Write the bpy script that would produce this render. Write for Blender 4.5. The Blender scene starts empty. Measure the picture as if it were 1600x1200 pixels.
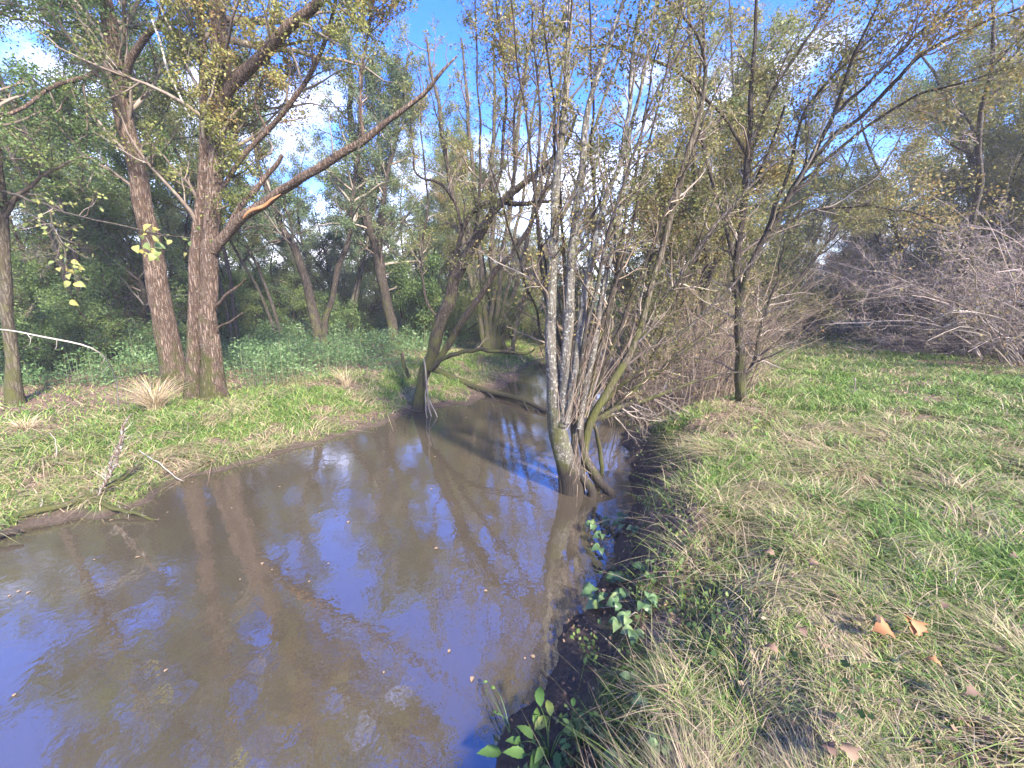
import bpy, math, numpy as np
from mathutils import Vector, Matrix
S = bpy.context.scene
R = math.radians
# ------------------------------------------------------------------ camera
FPX, PITCH, CZ = 640.0, R(12.0), 2.3
cam_d = bpy.data.cameras.new("camera"); cam = bpy.data.objects.new("camera", cam_d)
S.collection.objects.link(cam); S.camera = cam
cam_d.sensor_width = 36; cam_d.lens = 36 * FPX / 1600; cam_d.clip_start = .05; cam_d.clip_end = 2000
cam.location = (0, 0, CZ); cam.rotation_euler = (math.pi / 2 - PITCH, 0, 0)
# ------------------------------------------------------------------ light
SUN_EL, SUN_AZ = R(36), R(142)          # azimuth clockwise from +Y: behind the camera, to the right
w = bpy.data.worlds.new("World"); S.world = w; w.use_nodes = True
nt = w.node_tree; nt.nodes.clear()
def wn(t, **k):
    n = nt.nodes.new(t)
    for a, b in k.items(): setattr(n, a, b)
    return n
out = wn('ShaderNodeOutputWorld'); bg = wn('ShaderNodeBackground')
sky = wn('ShaderNodeTexSky', sky_type='NISHITA', sun_disc=False, sun_elevation=SUN_EL, sun_rotation=SUN_AZ,
         air_density=1.0, dust_density=.3, ozone_density=4.5)
tc = wn('ShaderNodeTexCoord'); mp = wn('ShaderNodeMapping'); mp.inputs['Scale'].default_value = (1, 1, 2.6)
cn = wn('ShaderNodeTexNoise'); cn.inputs['Scale'].default_value = 2.6; cn.inputs['Detail'].default_value = 7; cn.inputs['Roughness'].default_value = .58
cr = wn('ShaderNodeMapRange'); cr.inputs['From Min'].default_value = .44; cr.inputs['From Max'].default_value = .72
sx = wn('ShaderNodeSeparateXYZ'); zr = wn('ShaderNodeMapRange')      # more cloud low in the sky
zr.inputs['From Min'].default_value = .05; zr.inputs['From Max'].default_value = .55; zr.inputs['To Min'].default_value = .18; zr.inputs['To Max'].default_value = -.22
ad = wn('ShaderNodeMath', operation='ADD')
mx = wn('ShaderNodeMix', data_type='RGBA'); mx.inputs['B'].default_value = (10.5, 10.3, 11.2, 1)
L = nt.links.new
L(tc.outputs['Generated'], mp.inputs['Vector']); L(mp.outputs[0], cn.inputs['Vector'])
L(tc.outputs['Generated'], sx.inputs[0]); L(sx.outputs['Z'], zr.inputs['Value'])
L(cn.outputs['Fac'], ad.inputs[0]); L(zr.outputs[0], ad.inputs[1]); L(ad.outputs[0], cr.inputs['Value'])
hs = wn('ShaderNodeHueSaturation'); hs.inputs['Saturation'].default_value = 1.35; hs.inputs['Hue'].default_value = .525; hs.inputs['Value'].default_value = 1.6; L(sky.outputs[0], hs.inputs['Color'])
L(cr.outputs[0], mx.inputs['Factor']); L(hs.outputs[0], mx.inputs['A']); L(mx.outputs['Result'], bg.inputs['Color'])
bg.inputs['Strength'].default_value = .11
L(bg.outputs[0], out.inputs['Surface'])
sd = bpy.data.lights.new("sun", 'SUN'); sun = bpy.data.objects.new("sun", sd); S.collection.objects.link(sun)
sd.energy = 4.6; sd.angle = R(5); sd.color = (1, .93, .82)
sdir = Vector((math.sin(SUN_AZ) * math.cos(SUN_EL), math.cos(SUN_AZ) * math.cos(SUN_EL), math.sin(SUN_EL)))
sun.rotation_euler = sdir.to_track_quat('Z', 'Y').to_euler()
S.view_settings.view_transform = 'Standard'; S.view_settings.look = 'None'
S.view_settings.gamma = 1; S.view_settings.exposure = 2.0
S.render.engine = 'CYCLES'
S.cycles.max_bounces = 7; S.cycles.diffuse_bounces = 3; S.cycles.glossy_bounces = 3
S.cycles.transmission_bounces = 3; S.cycles.transparent_max_bounces = 4; S.cycles.volume_bounces = 0
S.cycles.use_denoising = True; S.cycles.caustics_reflective = False

rng = np.random.default_rng(11)
# ------------------------------------------------------------------ geometry helpers
sp, cp = math.sin(PITCH), math.cos(PITCH)
def ray(px, py):
    u = (px - 800) / FPX; v = (600 - py) / FPX
    return np.array([u, cp + v * sp, -sp + v * cp])
def at(px, py, Y):                     # point on the pixel's ray at world depth Y
    d = ray(px, py); t = Y / d[1]
    return np.array([0, 0, CZ]) + d * t, t
def atz(px, py, z=0.):
    d = ray(px, py); t = (z - CZ) / d[2]
    return np.array([0, 0, CZ]) + d * t
def nrm(a): return a / np.maximum(np.linalg.norm(a, axis=-1, keepdims=True), 1e-9)
def ss(a, b, x):
    t = np.clip((x - a) / (b - a), 0, 1); return t * t * (3 - 2 * t)
_T = np.random.default_rng(5).random((256, 256))
def vn(x, y, s=1., o=0):
    x = np.asarray(x) * s + 37.1 + o * 17.3; y = np.asarray(y) * s + 91.7 + o * 5.9
    xi = np.floor(x).astype(int); yi = np.floor(y).astype(int); fx = x - xi; fy = y - yi
    fx = fx * fx * (3 - 2 * fx); fy = fy * fy * (3 - 2 * fy)
    g = lambda a, b: _T[a % 256, b % 256]
    return (g(xi, yi) * (1 - fx) + g(xi + 1, yi) * fx) * (1 - fy) + (g(xi, yi + 1) * (1 - fx) + g(xi + 1, yi + 1) * fx) * fy
def fbm(x, y, s=1., o=0, n=3):
    r = 0; a = .5; t = 0
    for i in range(n): r = r + a * vn(x, y, s * 2 ** i, o + i); t += a; a *= .5
    return r / t
# ------------------------------------------------------------------ scene-tree helpers
def tag(o, label=None, cat=None, group=None, kind=None):
    if label: o['label'] = label
    if cat: o['category'] = cat
    if group: o['group'] = group
    if kind: o['kind'] = kind
    return o
def empty(name, loc, label, cat, group=None):
    o = bpy.data.objects.new(name, None); S.collection.objects.link(o); o.location = loc; o.empty_display_size = .2
    return tag(o, label, cat, group)
def mesh(name, V, F, mats, parent=None, rnd=None, midx=None, smooth=True, base=None, extra=None):
    """V (n,3); F list of face arrays (each (m,k) ints)."""
    if base is not None: V = V - np.asarray(base)
    m = bpy.data.meshes.new(name); F = [f for f in F if len(f)]
    m.vertices.add(len(V)); m.vertices.foreach_set('co', np.ascontiguousarray(V, dtype=np.float32).ravel())
    loops = np.concatenate([f.ravel() for f in F]); cnt = np.concatenate([np.full(len(f), f.shape[1]) for f in F])
    m.loops.add(len(loops)); m.loops.foreach_set('vertex_index', loops.astype(np.int32))
    m.polygons.add(len(cnt)); st = np.concatenate([[0], np.cumsum(cnt)[:-1]])
    m.polygons.foreach_set('loop_start', st.astype(np.int32)); m.polygons.foreach_set('loop_total', cnt.astype(np.int32))
    for a in (mats if isinstance(mats, (list, tuple)) else [mats]): m.materials.append(a)
    if midx is not None: m.polygons.foreach_set('material_index', midx.astype(np.int32))
    m.polygons.foreach_set('use_smooth', np.full(len(cnt), smooth))
    if rnd is not None:
        at_ = m.attributes.new('rnd', 'FLOAT', 'POINT'); at_.data.foreach_set('value', rnd.astype(np.float32))
    for k, v in (extra or {}).items():
        at_ = m.attributes.new(k, 'FLOAT', 'POINT'); at_.data.foreach_set('value', v.astype(np.float32))
    m.update(); m.validate()
    o = bpy.data.objects.new(name, m); S.collection.objects.link(o)
    if parent is not None: o.parent = parent
    return o
class Geo:
    """collects tubes and leaves for one mesh"""
    def __init__(s): s.V = []; s.F = []; s.n = 0; s.r = []; s.m = []
    def add(s, V, F, rnd, mi=0):
        s.V.append(V); s.F.append((F + s.n, mi)); s.n += len(V); s.r.append(rnd)
    def tubes(s, P, Rr, sides, mi=0, knob=0.):
        if len(P) == 0: return
        P = np.asarray(P, float); Rr = np.asarray(Rr, float); B, N, _ = P.shape
        T = np.empty_like(P); T[:, 1:-1] = P[:, 2:] - P[:, :-2]; T[:, 0] = P[:, 1] - P[:, 0]; T[:, -1] = P[:, -1] - P[:, -2]
        T = nrm(T); ref = np.where(np.abs(T[:, :1, 2:3]) > .8, np.array([[[1., 0, 0]]]), np.array([[[0, 0, 1.]]]))
        ref = np.broadcast_to(ref, T.shape)
        A = nrm(np.cross(T, ref)); Bn = np.cross(T, A)
        th = np.arange(sides) / sides * 2 * math.pi
        rr = Rr[:, :, None] * np.ones(sides)
        if knob:
            s0 = np.cumsum(np.linalg.norm(np.diff(P, axis=1, prepend=P[:, :1]), axis=2), axis=1)[:, :, None]
            ph = rng.random((B, 1, 1)) * 9
            rr = rr * (1 + knob * (.5 * np.sin(3 * th + s0 * 2.1 + ph) + .35 * np.sin(5 * th - s0 * 4.3 + ph * 2) + .3 * np.sin(2 * th + s0 * 9 + ph)
                       + .6 * (rng.random((B, N, sides)) - .5)))
        V = P[:, :, None] + rr[..., None] * (np.cos(th)[None, None, :, None] * A[:, :, None] + np.sin(th)[None, None, :, None] * Bn[:, :, None])
        idx = np.arange(B * N * sides).reshape(B, N, sides); nx = np.roll(idx, -1, axis=2)
        q = np.stack([idx[:, :-1], nx[:, :-1], nx[:, 1:], idx[:, 1:]], -1).reshape(-1, 4)
        s.add(V.reshape(-1, 3), q, np.repeat(rng.random(B), N * sides), mi)
        if sides > 5:      # close the tips with a fan
            tip = P[:, -1] + T[:, -1] * Rr[:, -1:] * .6; k = idx[:, -1]; 
            tv = np.concatenate([V[:, -1].reshape(-1, 3), tip]); kk = np.arange(B * sides).reshape(B, sides)
            tri = np.stack([kk, np.roll(kk, -1, axis=1), np.repeat(B * sides + np.arange(B)[:, None], sides, 1)], -1).reshape(-1, 3)
            s.add(tv, tri, np.zeros(len(tv)), mi)
    def leaves(s, P, size, mi=1, aspect=.55, droop=.3, rv=None, flat=0.):
        n = len(P)
        if n == 0: return
        d = nrm(rng.normal(size=(n, 3)) * np.array([1, 1, .7]) + np.array([0, 0, -droop]))
        u = nrm(np.cross(d, rng.normal(size=(n, 3)) * (1 - flat) + np.array([0, 0, flat]))) 
        nn = np.cross(d, u); L_ = (size * (.6 + .8 * rng.random(n)))[:, None]; W_ = L_ * aspect * .5
        V = np.stack([P, P + d * L_ * .5 + u * W_ + nn * L_ * .08, P + d * L_, P + d * L_ * .5 - u * W_ + nn * L_ * .08], 1)
        r = rng.random(n) if rv is None else rv
        s.add(V.reshape(-1, 3), np.arange(n * 4).reshape(n, 4), np.repeat(r, 4), mi)
    def build(s, name, mats, parent, base=None):
        V = np.concatenate(s.V)
        qs = [(f, m) for f, m in s.F]
        return mesh(name, V, [f for f, m in qs], mats, parent, rnd=np.concatenate(s.r),
                    midx=np.concatenate([np.full(len(f), m) for f, m in qs]), base=base)
def resample(P, Rr, n):
    P = np.asarray(P, float); Rr = np.asarray(Rr, float)
    s = np.concatenate([[0], np.cumsum(np.linalg.norm(np.diff(P, axis=0), axis=1))])
    t = np.linspace(0, s[-1], n)
    # Catmull-ish smoothing by interpolating densely then box filtering
    Q = np.stack([np.interp(t, s, P[:, i]) for i in range(3)], 1); q = np.interp(t, s, Rr)
    for _ in range(2):
        Q[1:-1] = .25 * Q[:-2] + .5 * Q[1:-1] + .25 * Q[2:]
    return Q, q
def kids(P, Rr, k, t0, t1, ratio, ang, wob, up, N, rf=.6, rmin=.0018, tip=.25, lmin=0., lmax=9e9, absL=None, fall=.5):
    """P (B,n,3) parent polylines -> k children of each"""
    B, n, _ = P.shape
    if k < 1:
        keep = rng.random(B) < k; P = P[keep]; Rr = Rr[keep]; B = len(P); k = 1
        if B == 0: return np.zeros((0, N, 3)), np.zeros((0, N))
    k = int(round(k)); ix = np.repeat(np.arange(B), k)
    t = t0 + (t1 - t0) * rng.random(B * k); f = t * (n - 1); i = np.minimum(f.astype(int), n - 2); f = (f - i)[:, None]
    p0 = P[ix, i] * (1 - f) + P[ix, i + 1] * f; r0 = Rr[ix, i] * (1 - f[:, 0]) + Rr[ix, i + 1] * f[:, 0]
    T = nrm(P[ix, i + 1] - P[ix, i]); pl = np.linalg.norm(np.diff(P, axis=1), axis=2).sum(1)[ix]
    q = nrm(np.cross(T, rng.normal(size=T.shape))); a = (ang * (.6 + .8 * rng.random(len(T))))[:, None]
    d = nrm(np.cos(a) * T + np.sin(a) * q + np.array([0, 0, up]))
    ln = (pl * ratio if absL is None else absL) * (.55 + .8 * rng.random(len(T))) * (1 - fall * t)
    ln = np.clip(ln, lmin, lmax)
    out = [p0]; p = p0; st = (ln / (N - 1))[:, None]
    for j in range(N - 1):
        p = p + d * st; out.append(p)
        d = nrm(d + wob * rng.normal(size=d.shape) + np.array([0, 0, up * .25]))
    r0 = np.maximum(np.minimum(r0 * rf, ln * .02 + rmin), rmin)
    rr = r0[:, None] * np.linspace(1, tip, N)[None]
    return np.stack(out, 1), np.maximum(rr, rmin * .6)
def leafpts(P, k, spread, t0=.2):
    B, n, _ = P.shape; k_ = max(1, int(round(k))); ix = np.repeat(np.arange(B), k_)
    if k < 1: ix = ix[rng.random(len(ix)) < k]
    t = t0 + (1 - t0) * rng.random(len(ix)); f = t * (n - 1); i = np.minimum(f.astype(int), n - 2); f = (f - i)[:, None]
    return P[ix, i] * (1 - f) + P[ix, i + 1] * f + rng.normal(size=(len(ix), 3)) * spread
# ------------------------------------------------------------------ materials
def new_mat(name):
    m = bpy.data.materials.new(name); m.use_nodes = True; n = m.node_tree; n.nodes.clear()
    def N(t, **k):
        x = n.nodes.new(t)
        for a, b in k.items():
            if a.startswith('_'): x.inputs[a[1:].replace('_', ' ')].default_value = b
            else: setattr(x, a, b)
        return x
    return m, N, n.links.new
def ramp(N, stops):
    r = N('ShaderNodeValToRGB'); e = r.color_ramp.elements
    while len(e) > 1: e.remove(e[-1])
    e[0].position = stops[0][0]; e[0].color = (*stops[0][1], 1)
    for p, c in stops[1:]:
        x = e.new(p); x.color = (*c, 1)
    return r
def leaf_mat(name, stops, trans=.42, rough=.5, obj_var=.0):
    m, N, L = new_mat(name)
    a = N('ShaderNodeAttribute', attribute_name='rnd'); r = ramp(N, stops)
    src = a.outputs['Fac']
    if obj_var:
        oi = N('ShaderNodeObjectInfo'); mm = N('ShaderNodeMapRange'); mm.inputs['To Min'].default_value = -obj_var; mm.inputs['To Max'].default_value = obj_var
        L(oi.outputs['Random'], mm.inputs['Value']); ad = N('ShaderNodeMath', operation='ADD', use_clamp=True); L(src, ad.inputs[0]); L(mm.outputs[0], ad.inputs[1]); src = ad.outputs[0]
    L(src, r.inputs[0])
    p = N('ShaderNodeBsdfPrincipled', _Roughness=rough); p.inputs['Specular IOR Level'].default_value = .3
    t = N('ShaderNodeBsdfTranslucent'); x = N('ShaderNodeMixShader'); x.inputs[0].default_value = trans
    o = N('ShaderNodeOutputMaterial')
    L(r.outputs[0], p.inputs['Base Color']); L(r.outputs[0], t.inputs['Color'])
    L(p.outputs[0], x.inputs[1]); L(t.outputs[0], x.inputs[2]); L(x.outputs[0], o.inputs['Surface'])
    return m
def bark_mat(name, c1, c2, moss=0., mosstop=2., lichen=0., fiss=1., rough=.9, bump=.5, foot=None, crack=1.):
    m, N, L = new_mat(name)
    g = N('ShaderNodeNewGeometry'); mp = N('ShaderNodeMapping'); mp.inputs['Scale'].default_value = (24 * fiss, 24 * fiss, 3.2 * fiss)
    L(g.outputs['Position'], mp.inputs['Vector'])
    n1 = N('ShaderNodeTexNoise', _Scale=1., _Detail=6., _Roughness=.7); L(mp.outputs[0], n1.inputs['Vector'])
    v1 = N('ShaderNodeTexVoronoi', feature='DISTANCE_TO_EDGE', _Scale=.8); 
    wv = N('ShaderNodeMix', data_type='RGBA', blend_type='LINEAR_LIGHT'); wv.inputs['Factor'].default_value = 1.
    L(mp.outputs[0], wv.inputs['A']); L(n1.outputs['Color'], wv.inputs['B']); L(wv.outputs['Result'], v1.inputs['Vector'])
    cr_ = N('ShaderNodeMapRange', _From_Max=.25); L(v1.outputs['Distance'], cr_.inputs['Value'])
    r = ramp(N, [(0.25, tuple(x * .45 for x in c1)), (.5, c1), (.75, c2)]); L(n1.outputs['Fac'], r.inputs[0])
    mc = N('ShaderNodeMix', data_type='RGBA', blend_type='MULTIPLY'); mc.inputs['B'].default_value = (1 - .62 * crack, 1 - .68 * crack, 1 - .72 * crack, 1)
    inv = N('ShaderNodeMath', operation='SUBTRACT'); inv.inputs[0].default_value = 1.; L(cr_.outputs[0], inv.inputs[1])
    L(inv.outputs[0], mc.inputs['Factor']); L(r.outputs[0], mc.inputs['A'])
    col = mc.outputs['Result']
    sz = N('ShaderNodeSeparateXYZ'); L(g.outputs['Position'], sz.inputs[0])
    if lichen:
        ln = N('ShaderNodeTexNoise', _Scale=34., _Detail=5., _Roughness=.6); L(g.outputs['Position'], ln.inputs['Vector'])
        lr = N('ShaderNodeMapRange', _From_Min=.68 - lichen * .28, _From_Max=.72 - lichen * .28); L(ln.outputs['Fac'], lr.inputs['Value'])
        x = N('ShaderNodeMix', data_type='RGBA'); x.inputs['B'].default_value = (.33, .32, .27, 1)
        L(lr.outputs[0], x.inputs['Factor']); L(col, x.inputs['A']); col = x.outputs['Result']
    if moss:
        n2 = N('ShaderNodeTexNoise', _Scale=5., _Detail=4.); L(g.outputs['Position'], n2.inputs['Vector'])
        zr = N('ShaderNodeMapRange'); zr.inputs['From Min'].default_value = 0.1; zr.inputs['From Max'].default_value = mosstop
        zr.inputs['To Min'].default_value = .28 * moss; zr.inputs['To Max'].default_value = -.12; L(sz.outputs['Z'], zr.inputs['Value'])
        a1 = N('ShaderNodeMath', operation='ADD'); L(zr.outputs[0], a1.inputs[0]); L(n2.outputs['Fac'], a1.inputs[1])
        sep = N('ShaderNodeSeparateXYZ'); L(g.outputs['Normal'], sep.inputs[0])
        a2 = N('ShaderNodeMath', operation='MULTIPLY_ADD'); a2.inputs[1].default_value = -.10; L(sep.outputs['X'], a2.inputs[0]); L(a1.outputs[0], a2.inputs[2])
        mr = N('ShaderNodeMapRange', _From_Min=.54, _From_Max=.78); L(a2.outputs[0], mr.inputs['Value'])
        x = N('ShaderNodeMix', data_type='RGBA'); x.inputs['B'].default_value = (.075, .075, .022, 1)
        L(mr.outputs[0], x.inputs['Factor']); L(col, x.inputs['A']); col = x.outputs['Result']
    if foot is not None:       # wet, silt-stained foot just above the waterline
        zr2 = N('ShaderNodeMapRange'); zr2.inputs['From Min'].default_value = foot; zr2.inputs['From Max'].default_value = foot + .16; L(sz.outputs['Z'], zr2.inputs['Value'])
        x = N('ShaderNodeMix', data_type='RGBA'); x.inputs['A'].default_value = (.042, .033, .025, 1)
        L(zr2.outputs[0], x.inputs['Factor']); L(col, x.inputs['B']); col = x.outputs['Result']
    p = N('ShaderNodeBsdfPrincipled', _Roughness=rough); p.inputs['Specular IOR Level'].default_value = .25
    L(col, p.inputs['Base Color'])
    b = N('ShaderNodeBump', _Strength=bump, _Distance=.035); hm = N('ShaderNodeMath', operation='ADD')
    L(cr_.outputs[0], hm.inputs[0]); L(n1.outputs['Fac'], hm.inputs[1]); L(hm.outputs[0], b.inputs['Height']); L(b.outputs[0], p.inputs['Normal'])
    o = N('ShaderNodeOutputMaterial'); L(p.outputs[0], o.inputs['Surface'])
    return m
def twig_mat(name, c1, c2, c3=None):
    m, N, L = new_mat(name)
    a = N('ShaderNodeAttribute', attribute_name='rnd'); g = N('ShaderNodeNewGeometry')
    n = N('ShaderNodeTexNoise', _Scale=9., _Detail=3.); L(g.outputs['Position'], n.inputs['Vector'])
    x = N('ShaderNodeMath', operation='MULTIPLY_ADD'); x.inputs[1].default_value = .6; L(a.outputs['Fac'], x.inputs[0])
    y = N('ShaderNodeMath', operation='MULTIPLY'); y.inputs[1].default_value = .6; L(n.outputs['Fac'], y.inputs[0]); L(y.outputs[0], x.inputs[2])
    r = ramp(N, [(.25, c1), (.6, c2)] + ([(.88, c3)] if c3 else [])); L(x.outputs[0], r.inputs[0])
    p = N('ShaderNodeBsdfPrincipled', _Roughness=.8); p.inputs['Specular IOR Level'].default_value = .25
    L(r.outputs[0], p.inputs['Base Color']); o = N('ShaderNodeOutputMaterial'); L(p.outputs[0], o.inputs['Surface'])
    return m
M = {}
M['bark_red'] = bark_mat('reddish_bark', (.19, .13, .092), (.34, .265, .205), moss=1.0, mosstop=3.0, lichen=.22, fiss=1.5, bump=.8)
M['bark_mossy'] = bark_mat('mossy_bark', (.12, .10, .07), (.2, .17, .12), moss=1.1, mosstop=4.0, lichen=.1, fiss=1.3)
M['bark_dark'] = bark_mat('dark_bark', (.06, .048, .038), (.125, .10, .078), moss=1., mosstop=3.5, lichen=.12, fiss=1.5, foot=.06)
M['bark_lichen'] = bark_mat('lichen_bark', (.14, .125, .10), (.25, .235, .195), moss=.9, mosstop=1.5, lichen=.42, fiss=1.8, foot=.26, crack=.45)
M['bark_root'] = bark_mat('wet_root_bark', (.10, .085, .07), (.17, .145, .12), moss=.6, mosstop=.9, lichen=.0, fiss=1.4, foot=.10)
M['bark_grey'] = bark_mat('grey_bark', (.10, .085, .072), (.19, .165, .14), moss=.7, mosstop=4., lichen=.2, fiss=1.5)
M['wood'] = twig_mat('torn_wood', (.28, .12, .05), (.42, .22, .10))
M['twig'] = twig_mat('brown_twig', (.07, .052, .04), (.17, .13, .10), (.30, .25, .20))
M['twig_red'] = twig_mat('reddish_twig', (.075, .05, .035), (.19, .135, .095), (.36, .28, .20))
M['twig_pale'] = twig_mat('pale_twig', (.16, .13, .10), (.28, .24, .19), (.42, .38, .32))
M['twig_purple'] = twig_mat('purple_grey_twig', (.12, .09, .075), (.27, .205, .175), (.46, .38, .33))
M['leaf_green'] = leaf_mat('green_leaf', [(0, (.055, .10, .03)), (.45, (.12, .19, .055)), (.8, (.22, .28, .08)), (1, (.30, .27, .06))], obj_var=.15)
M['leaf_grey'] = leaf_mat('grey_green_leaf', [(0, (.06, .10, .045)), (.5, (.15, .21, .09)), (.85, (.26, .31, .14)), (1, (.30, .28, .10))], obj_var=.15)
M['leaf_bronze'] = leaf_mat('bronze_leaf', [(0, (.09, .11, .035)), (.4, (.18, .18, .06)), (.75, (.30, .24, .08)), (1, (.32, .19, .08))], obj_var=.15, trans=.4)
M['leaf_olive'] = leaf_mat('olive_leaf', [(0, (.08, .11, .03)), (.5, (.18, .20, .05)), (.8, (.34, .31, .09)), (1, (.30, .17, .06))], obj_var=.15, trans=.4)
M['leaf_yellow'] = leaf_mat('yellow_leaf', [(0, (.15, .21, .07)), (.5, (.29, .31, .10)), (1, (.44, .34, .10))], trans=.4)
M['leaf_bramble'] = leaf_mat('bramble_leaf', [(0, (.06, .11, .04)), (.6, (.12, .19, .075)), (1, (.22, .26, .09))], trans=.2, rough=.4)
M['leaf_fresh'] = leaf_mat('fresh_leaf', [(0, (.08, .17, .04)), (.6, (.17, .28, .06)), (1, (.34, .38, .09))], trans=.35, rough=.45)
M['nettle'] = leaf_mat('undergrowth_leaf', [(0, (.06, .12, .04)), (.5, (.13, .22, .08)), (.85, (.22, .30, .14)), (1, (.42, .38, .22))], trans=.3)
M['dead_leaf'] = leaf_mat('dead_leaf', [(0, (.05, .035, .028)), (.45, (.14, .085, .055)), (.85, (.25, .165, .095)), (1, (.38, .28, .17))], trans=.1, rough=.7)
M['orange_leaf'] = leaf_mat('orange_leaf', [(0, (.20, .08, .03)), (.6, (.32, .14, .05)), (1, (.40, .23, .11))], trans=.15, rough=.6)
M['grass'] = leaf_mat('grass_blade', [(0, (.045, .11, .02)), (.25, (.12, .22, .035)), (.52, (.27, .34, .08)), (.62, (.30, .29, .12)), (.8, (.46, .36, .23)), (1, (.30, .19, .12))], trans=.25, rough=.55)
M['straw'] = leaf_mat('straw', [(0, (.34, .24, .12)), (.5, (.50, .39, .23)), (1, (.62, .52, .36))], trans=.2, rough=.6)
# ground
def ground_mat():
    m, N, L = new_mat('earth_and_turf')
    g = N('ShaderNodeNewGeometry')
    n1 = N('ShaderNodeTexNoise', _Scale=1.6, _Detail=8., _Roughness=.65); n2 = N('ShaderNodeTexNoise', _Scale=38., _Detail=5., _Roughness=.7)
    n3 = N('ShaderNodeTexVoronoi', _Scale=34.); 
    for n in (n1, n2, n3): L(g.outputs['Position'], n.inputs['Vector'])
    turf = ramp(N, [(.3, (.05, .085, .02)), (.5, (.10, .15, .03)), (.7, (.19, .20, .07))]); L(n1.outputs['Fac'], turf.inputs[0])
    fine = ramp(N, [(.3, (.35, .35, .3)), (.7, (1.25, 1.2, 1.1))]); L(n2.outputs['Fac'], fine.inputs[0])
    t = N('ShaderNodeMix', data_type='RGBA', blend_type='MULTIPLY'); t.inputs['Factor'].default_value = 1; L(turf.outputs[0], t.inputs['A']); L(fine.outputs[0], t.inputs['B'])
    lit = ramp(N, [(0, (.05, .032, .026)), (.35, (.12, .075, .055)), (.7, (.22, .14, .10)), (1, (.32, .23, .17))]); L(n3.outputs['Color'], lit.inputs[0])
    a = N('ShaderNodeAttribute', attribute_name='litter'); b = N('ShaderNodeAttribute', attribute_name='wet')
    x = N('ShaderNodeMix', data_type='RGBA'); L(a.outputs['Fac'], x.inputs['Factor']); L(t.outputs['Result'], x.inputs['A']); L(lit.outputs[0], x.inputs['B'])
    y = N('ShaderNodeMix', data_type='RGBA'); L(b.outputs['Fac'], y.inputs['Factor']); L(x.outputs['Result'], y.inputs['A'])
    mud = ramp(N, [(.3, (.038, .027, .020)), (.7, (.10, .074, .055))]); L(n2.outputs['Fac'], mud.inputs[0]); L(mud.outputs[0], y.inputs['B'])
    p = N('ShaderNodeBsdfPrincipled', _Roughness=.92); p.inputs['Specular IOR Level'].default_value = .2; L(y.outputs['Result'], p.inputs['Base Color'])
    bp = N('ShaderNodeBump', _Strength=.8, _Distance=.03); L(n2.outputs['Fac'], bp.inputs['Height']); L(bp.outputs[0], p.inputs['Normal'])
    o = N('ShaderNodeOutputMaterial'); L(p.outputs[0], o.inputs['Surface']); return m
def water_mat():
    m, N, L = new_mat('muddy_water')
    g = N('ShaderNodeNewGeometry')
    mp = N('ShaderNodeMapping'); mp.inputs['Scale'].default_value = (1, .8, 1); L(g.outputs['Position'], mp.inputs['Vector'])
    n1 = N('ShaderNodeTexNoise', _Scale=7., _Detail=2., _Roughness=.5, _Distortion=.4); n2 = N('ShaderNodeTexNoise', _Scale=26., _Detail=2.); n3 = N('ShaderNodeTexNoise', _Scale=.6, _Detail=3.)
    for n in (n1, n2): L(mp.outputs[0], n.inputs['Vector'])
    L(g.outputs['Position'], n3.inputs['Vector'])
    b1 = N('ShaderNodeBump', _Strength=1., _Distance=.0016); b2 = N('ShaderNodeBump', _Strength=1., _Distance=.0006)
    L(n1.outputs['Fac'], b1.inputs['Height']); L(n2.outputs['Fac'], b2.inputs['Height']); L(b1.outputs[0], b2.inputs['Normal'])
    c = ramp(N, [(.3, (.056, .044, .028)), (.7, (.074, .058, .037))]); L(n3.outputs['Fac'], c.inputs[0])
    p = N('ShaderNodeBsdfPrincipled', _Roughness=.02, _IOR=2.9)
    L(c.outputs[0], p.inputs['Base Color']); L(b2.outputs[0], p.inputs['Normal'])
    o = N('ShaderNodeOutputMaterial'); L(p.outputs[0], o.inputs['Surface']); return m
# ------------------------------------------------------------------ terrain
LS = np.array([(-60, -14), (-30, -3), (-14, 1.2), (-9, 2.6)] + [tuple(atz(*p)[:2]) for p in
     [(0, 850), (60, 822), (150, 805), (225, 790), (280, 755), (380, 727), (450, 707), (520, 684), (600, 664), (645, 642), (740, 631), (770, 612), (798, 598), (812, 578)]]
     + [(1.4, 15.5), (4.4, 19), (7.5, 25), (10, 34), (14, 60)])
RS = np.array([(-60, -28), (-25, -12), (-8, -5), (-2, -1.6), (-.7, .3)] + [tuple(atz(*p)[:2]) for p in
     [(775, 1195), (835, 1060), (880, 1000), (905, 945), (935, 900), (965, 850), (985, 800), (1000, 755), (985, 715), (965, 690)]]
     + [(2.35, 7.3), (3.0, 8.6), (4.4, 10.4), (6.8, 15), (10.2, 21), (12, 27), (14.5, 36), (20, 60)])
def dist(poly, x, y):
    d = np.full(x.shape, 1e9)
    for a, b in zip(poly[:-1], poly[1:]):
        ab = b - a; t = np.clip(((x - a[0]) * ab[0] + (y - a[1]) * ab[1]) / (ab @ ab), 0, 1)
        d = np.minimum(d, np.hypot(x - a[0] - t * ab[0], y - a[1] - t * ab[1]))
    return d
POLY = np.concatenate([LS, RS[::-1]])
def inside(x, y):
    c = np.zeros(x.shape, bool); n = len(POLY)
    for i in range(n):
        a = POLY[i]; b = POLY[(i + 1) % n]
        if a[1] == b[1]: continue
        k = ((a[1] > y) != (b[1] > y)) & (x < (b[0] - a[0]) * (y - a[1]) / (b[1] - a[1]) + a[0]); c ^= k
    return c
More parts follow.
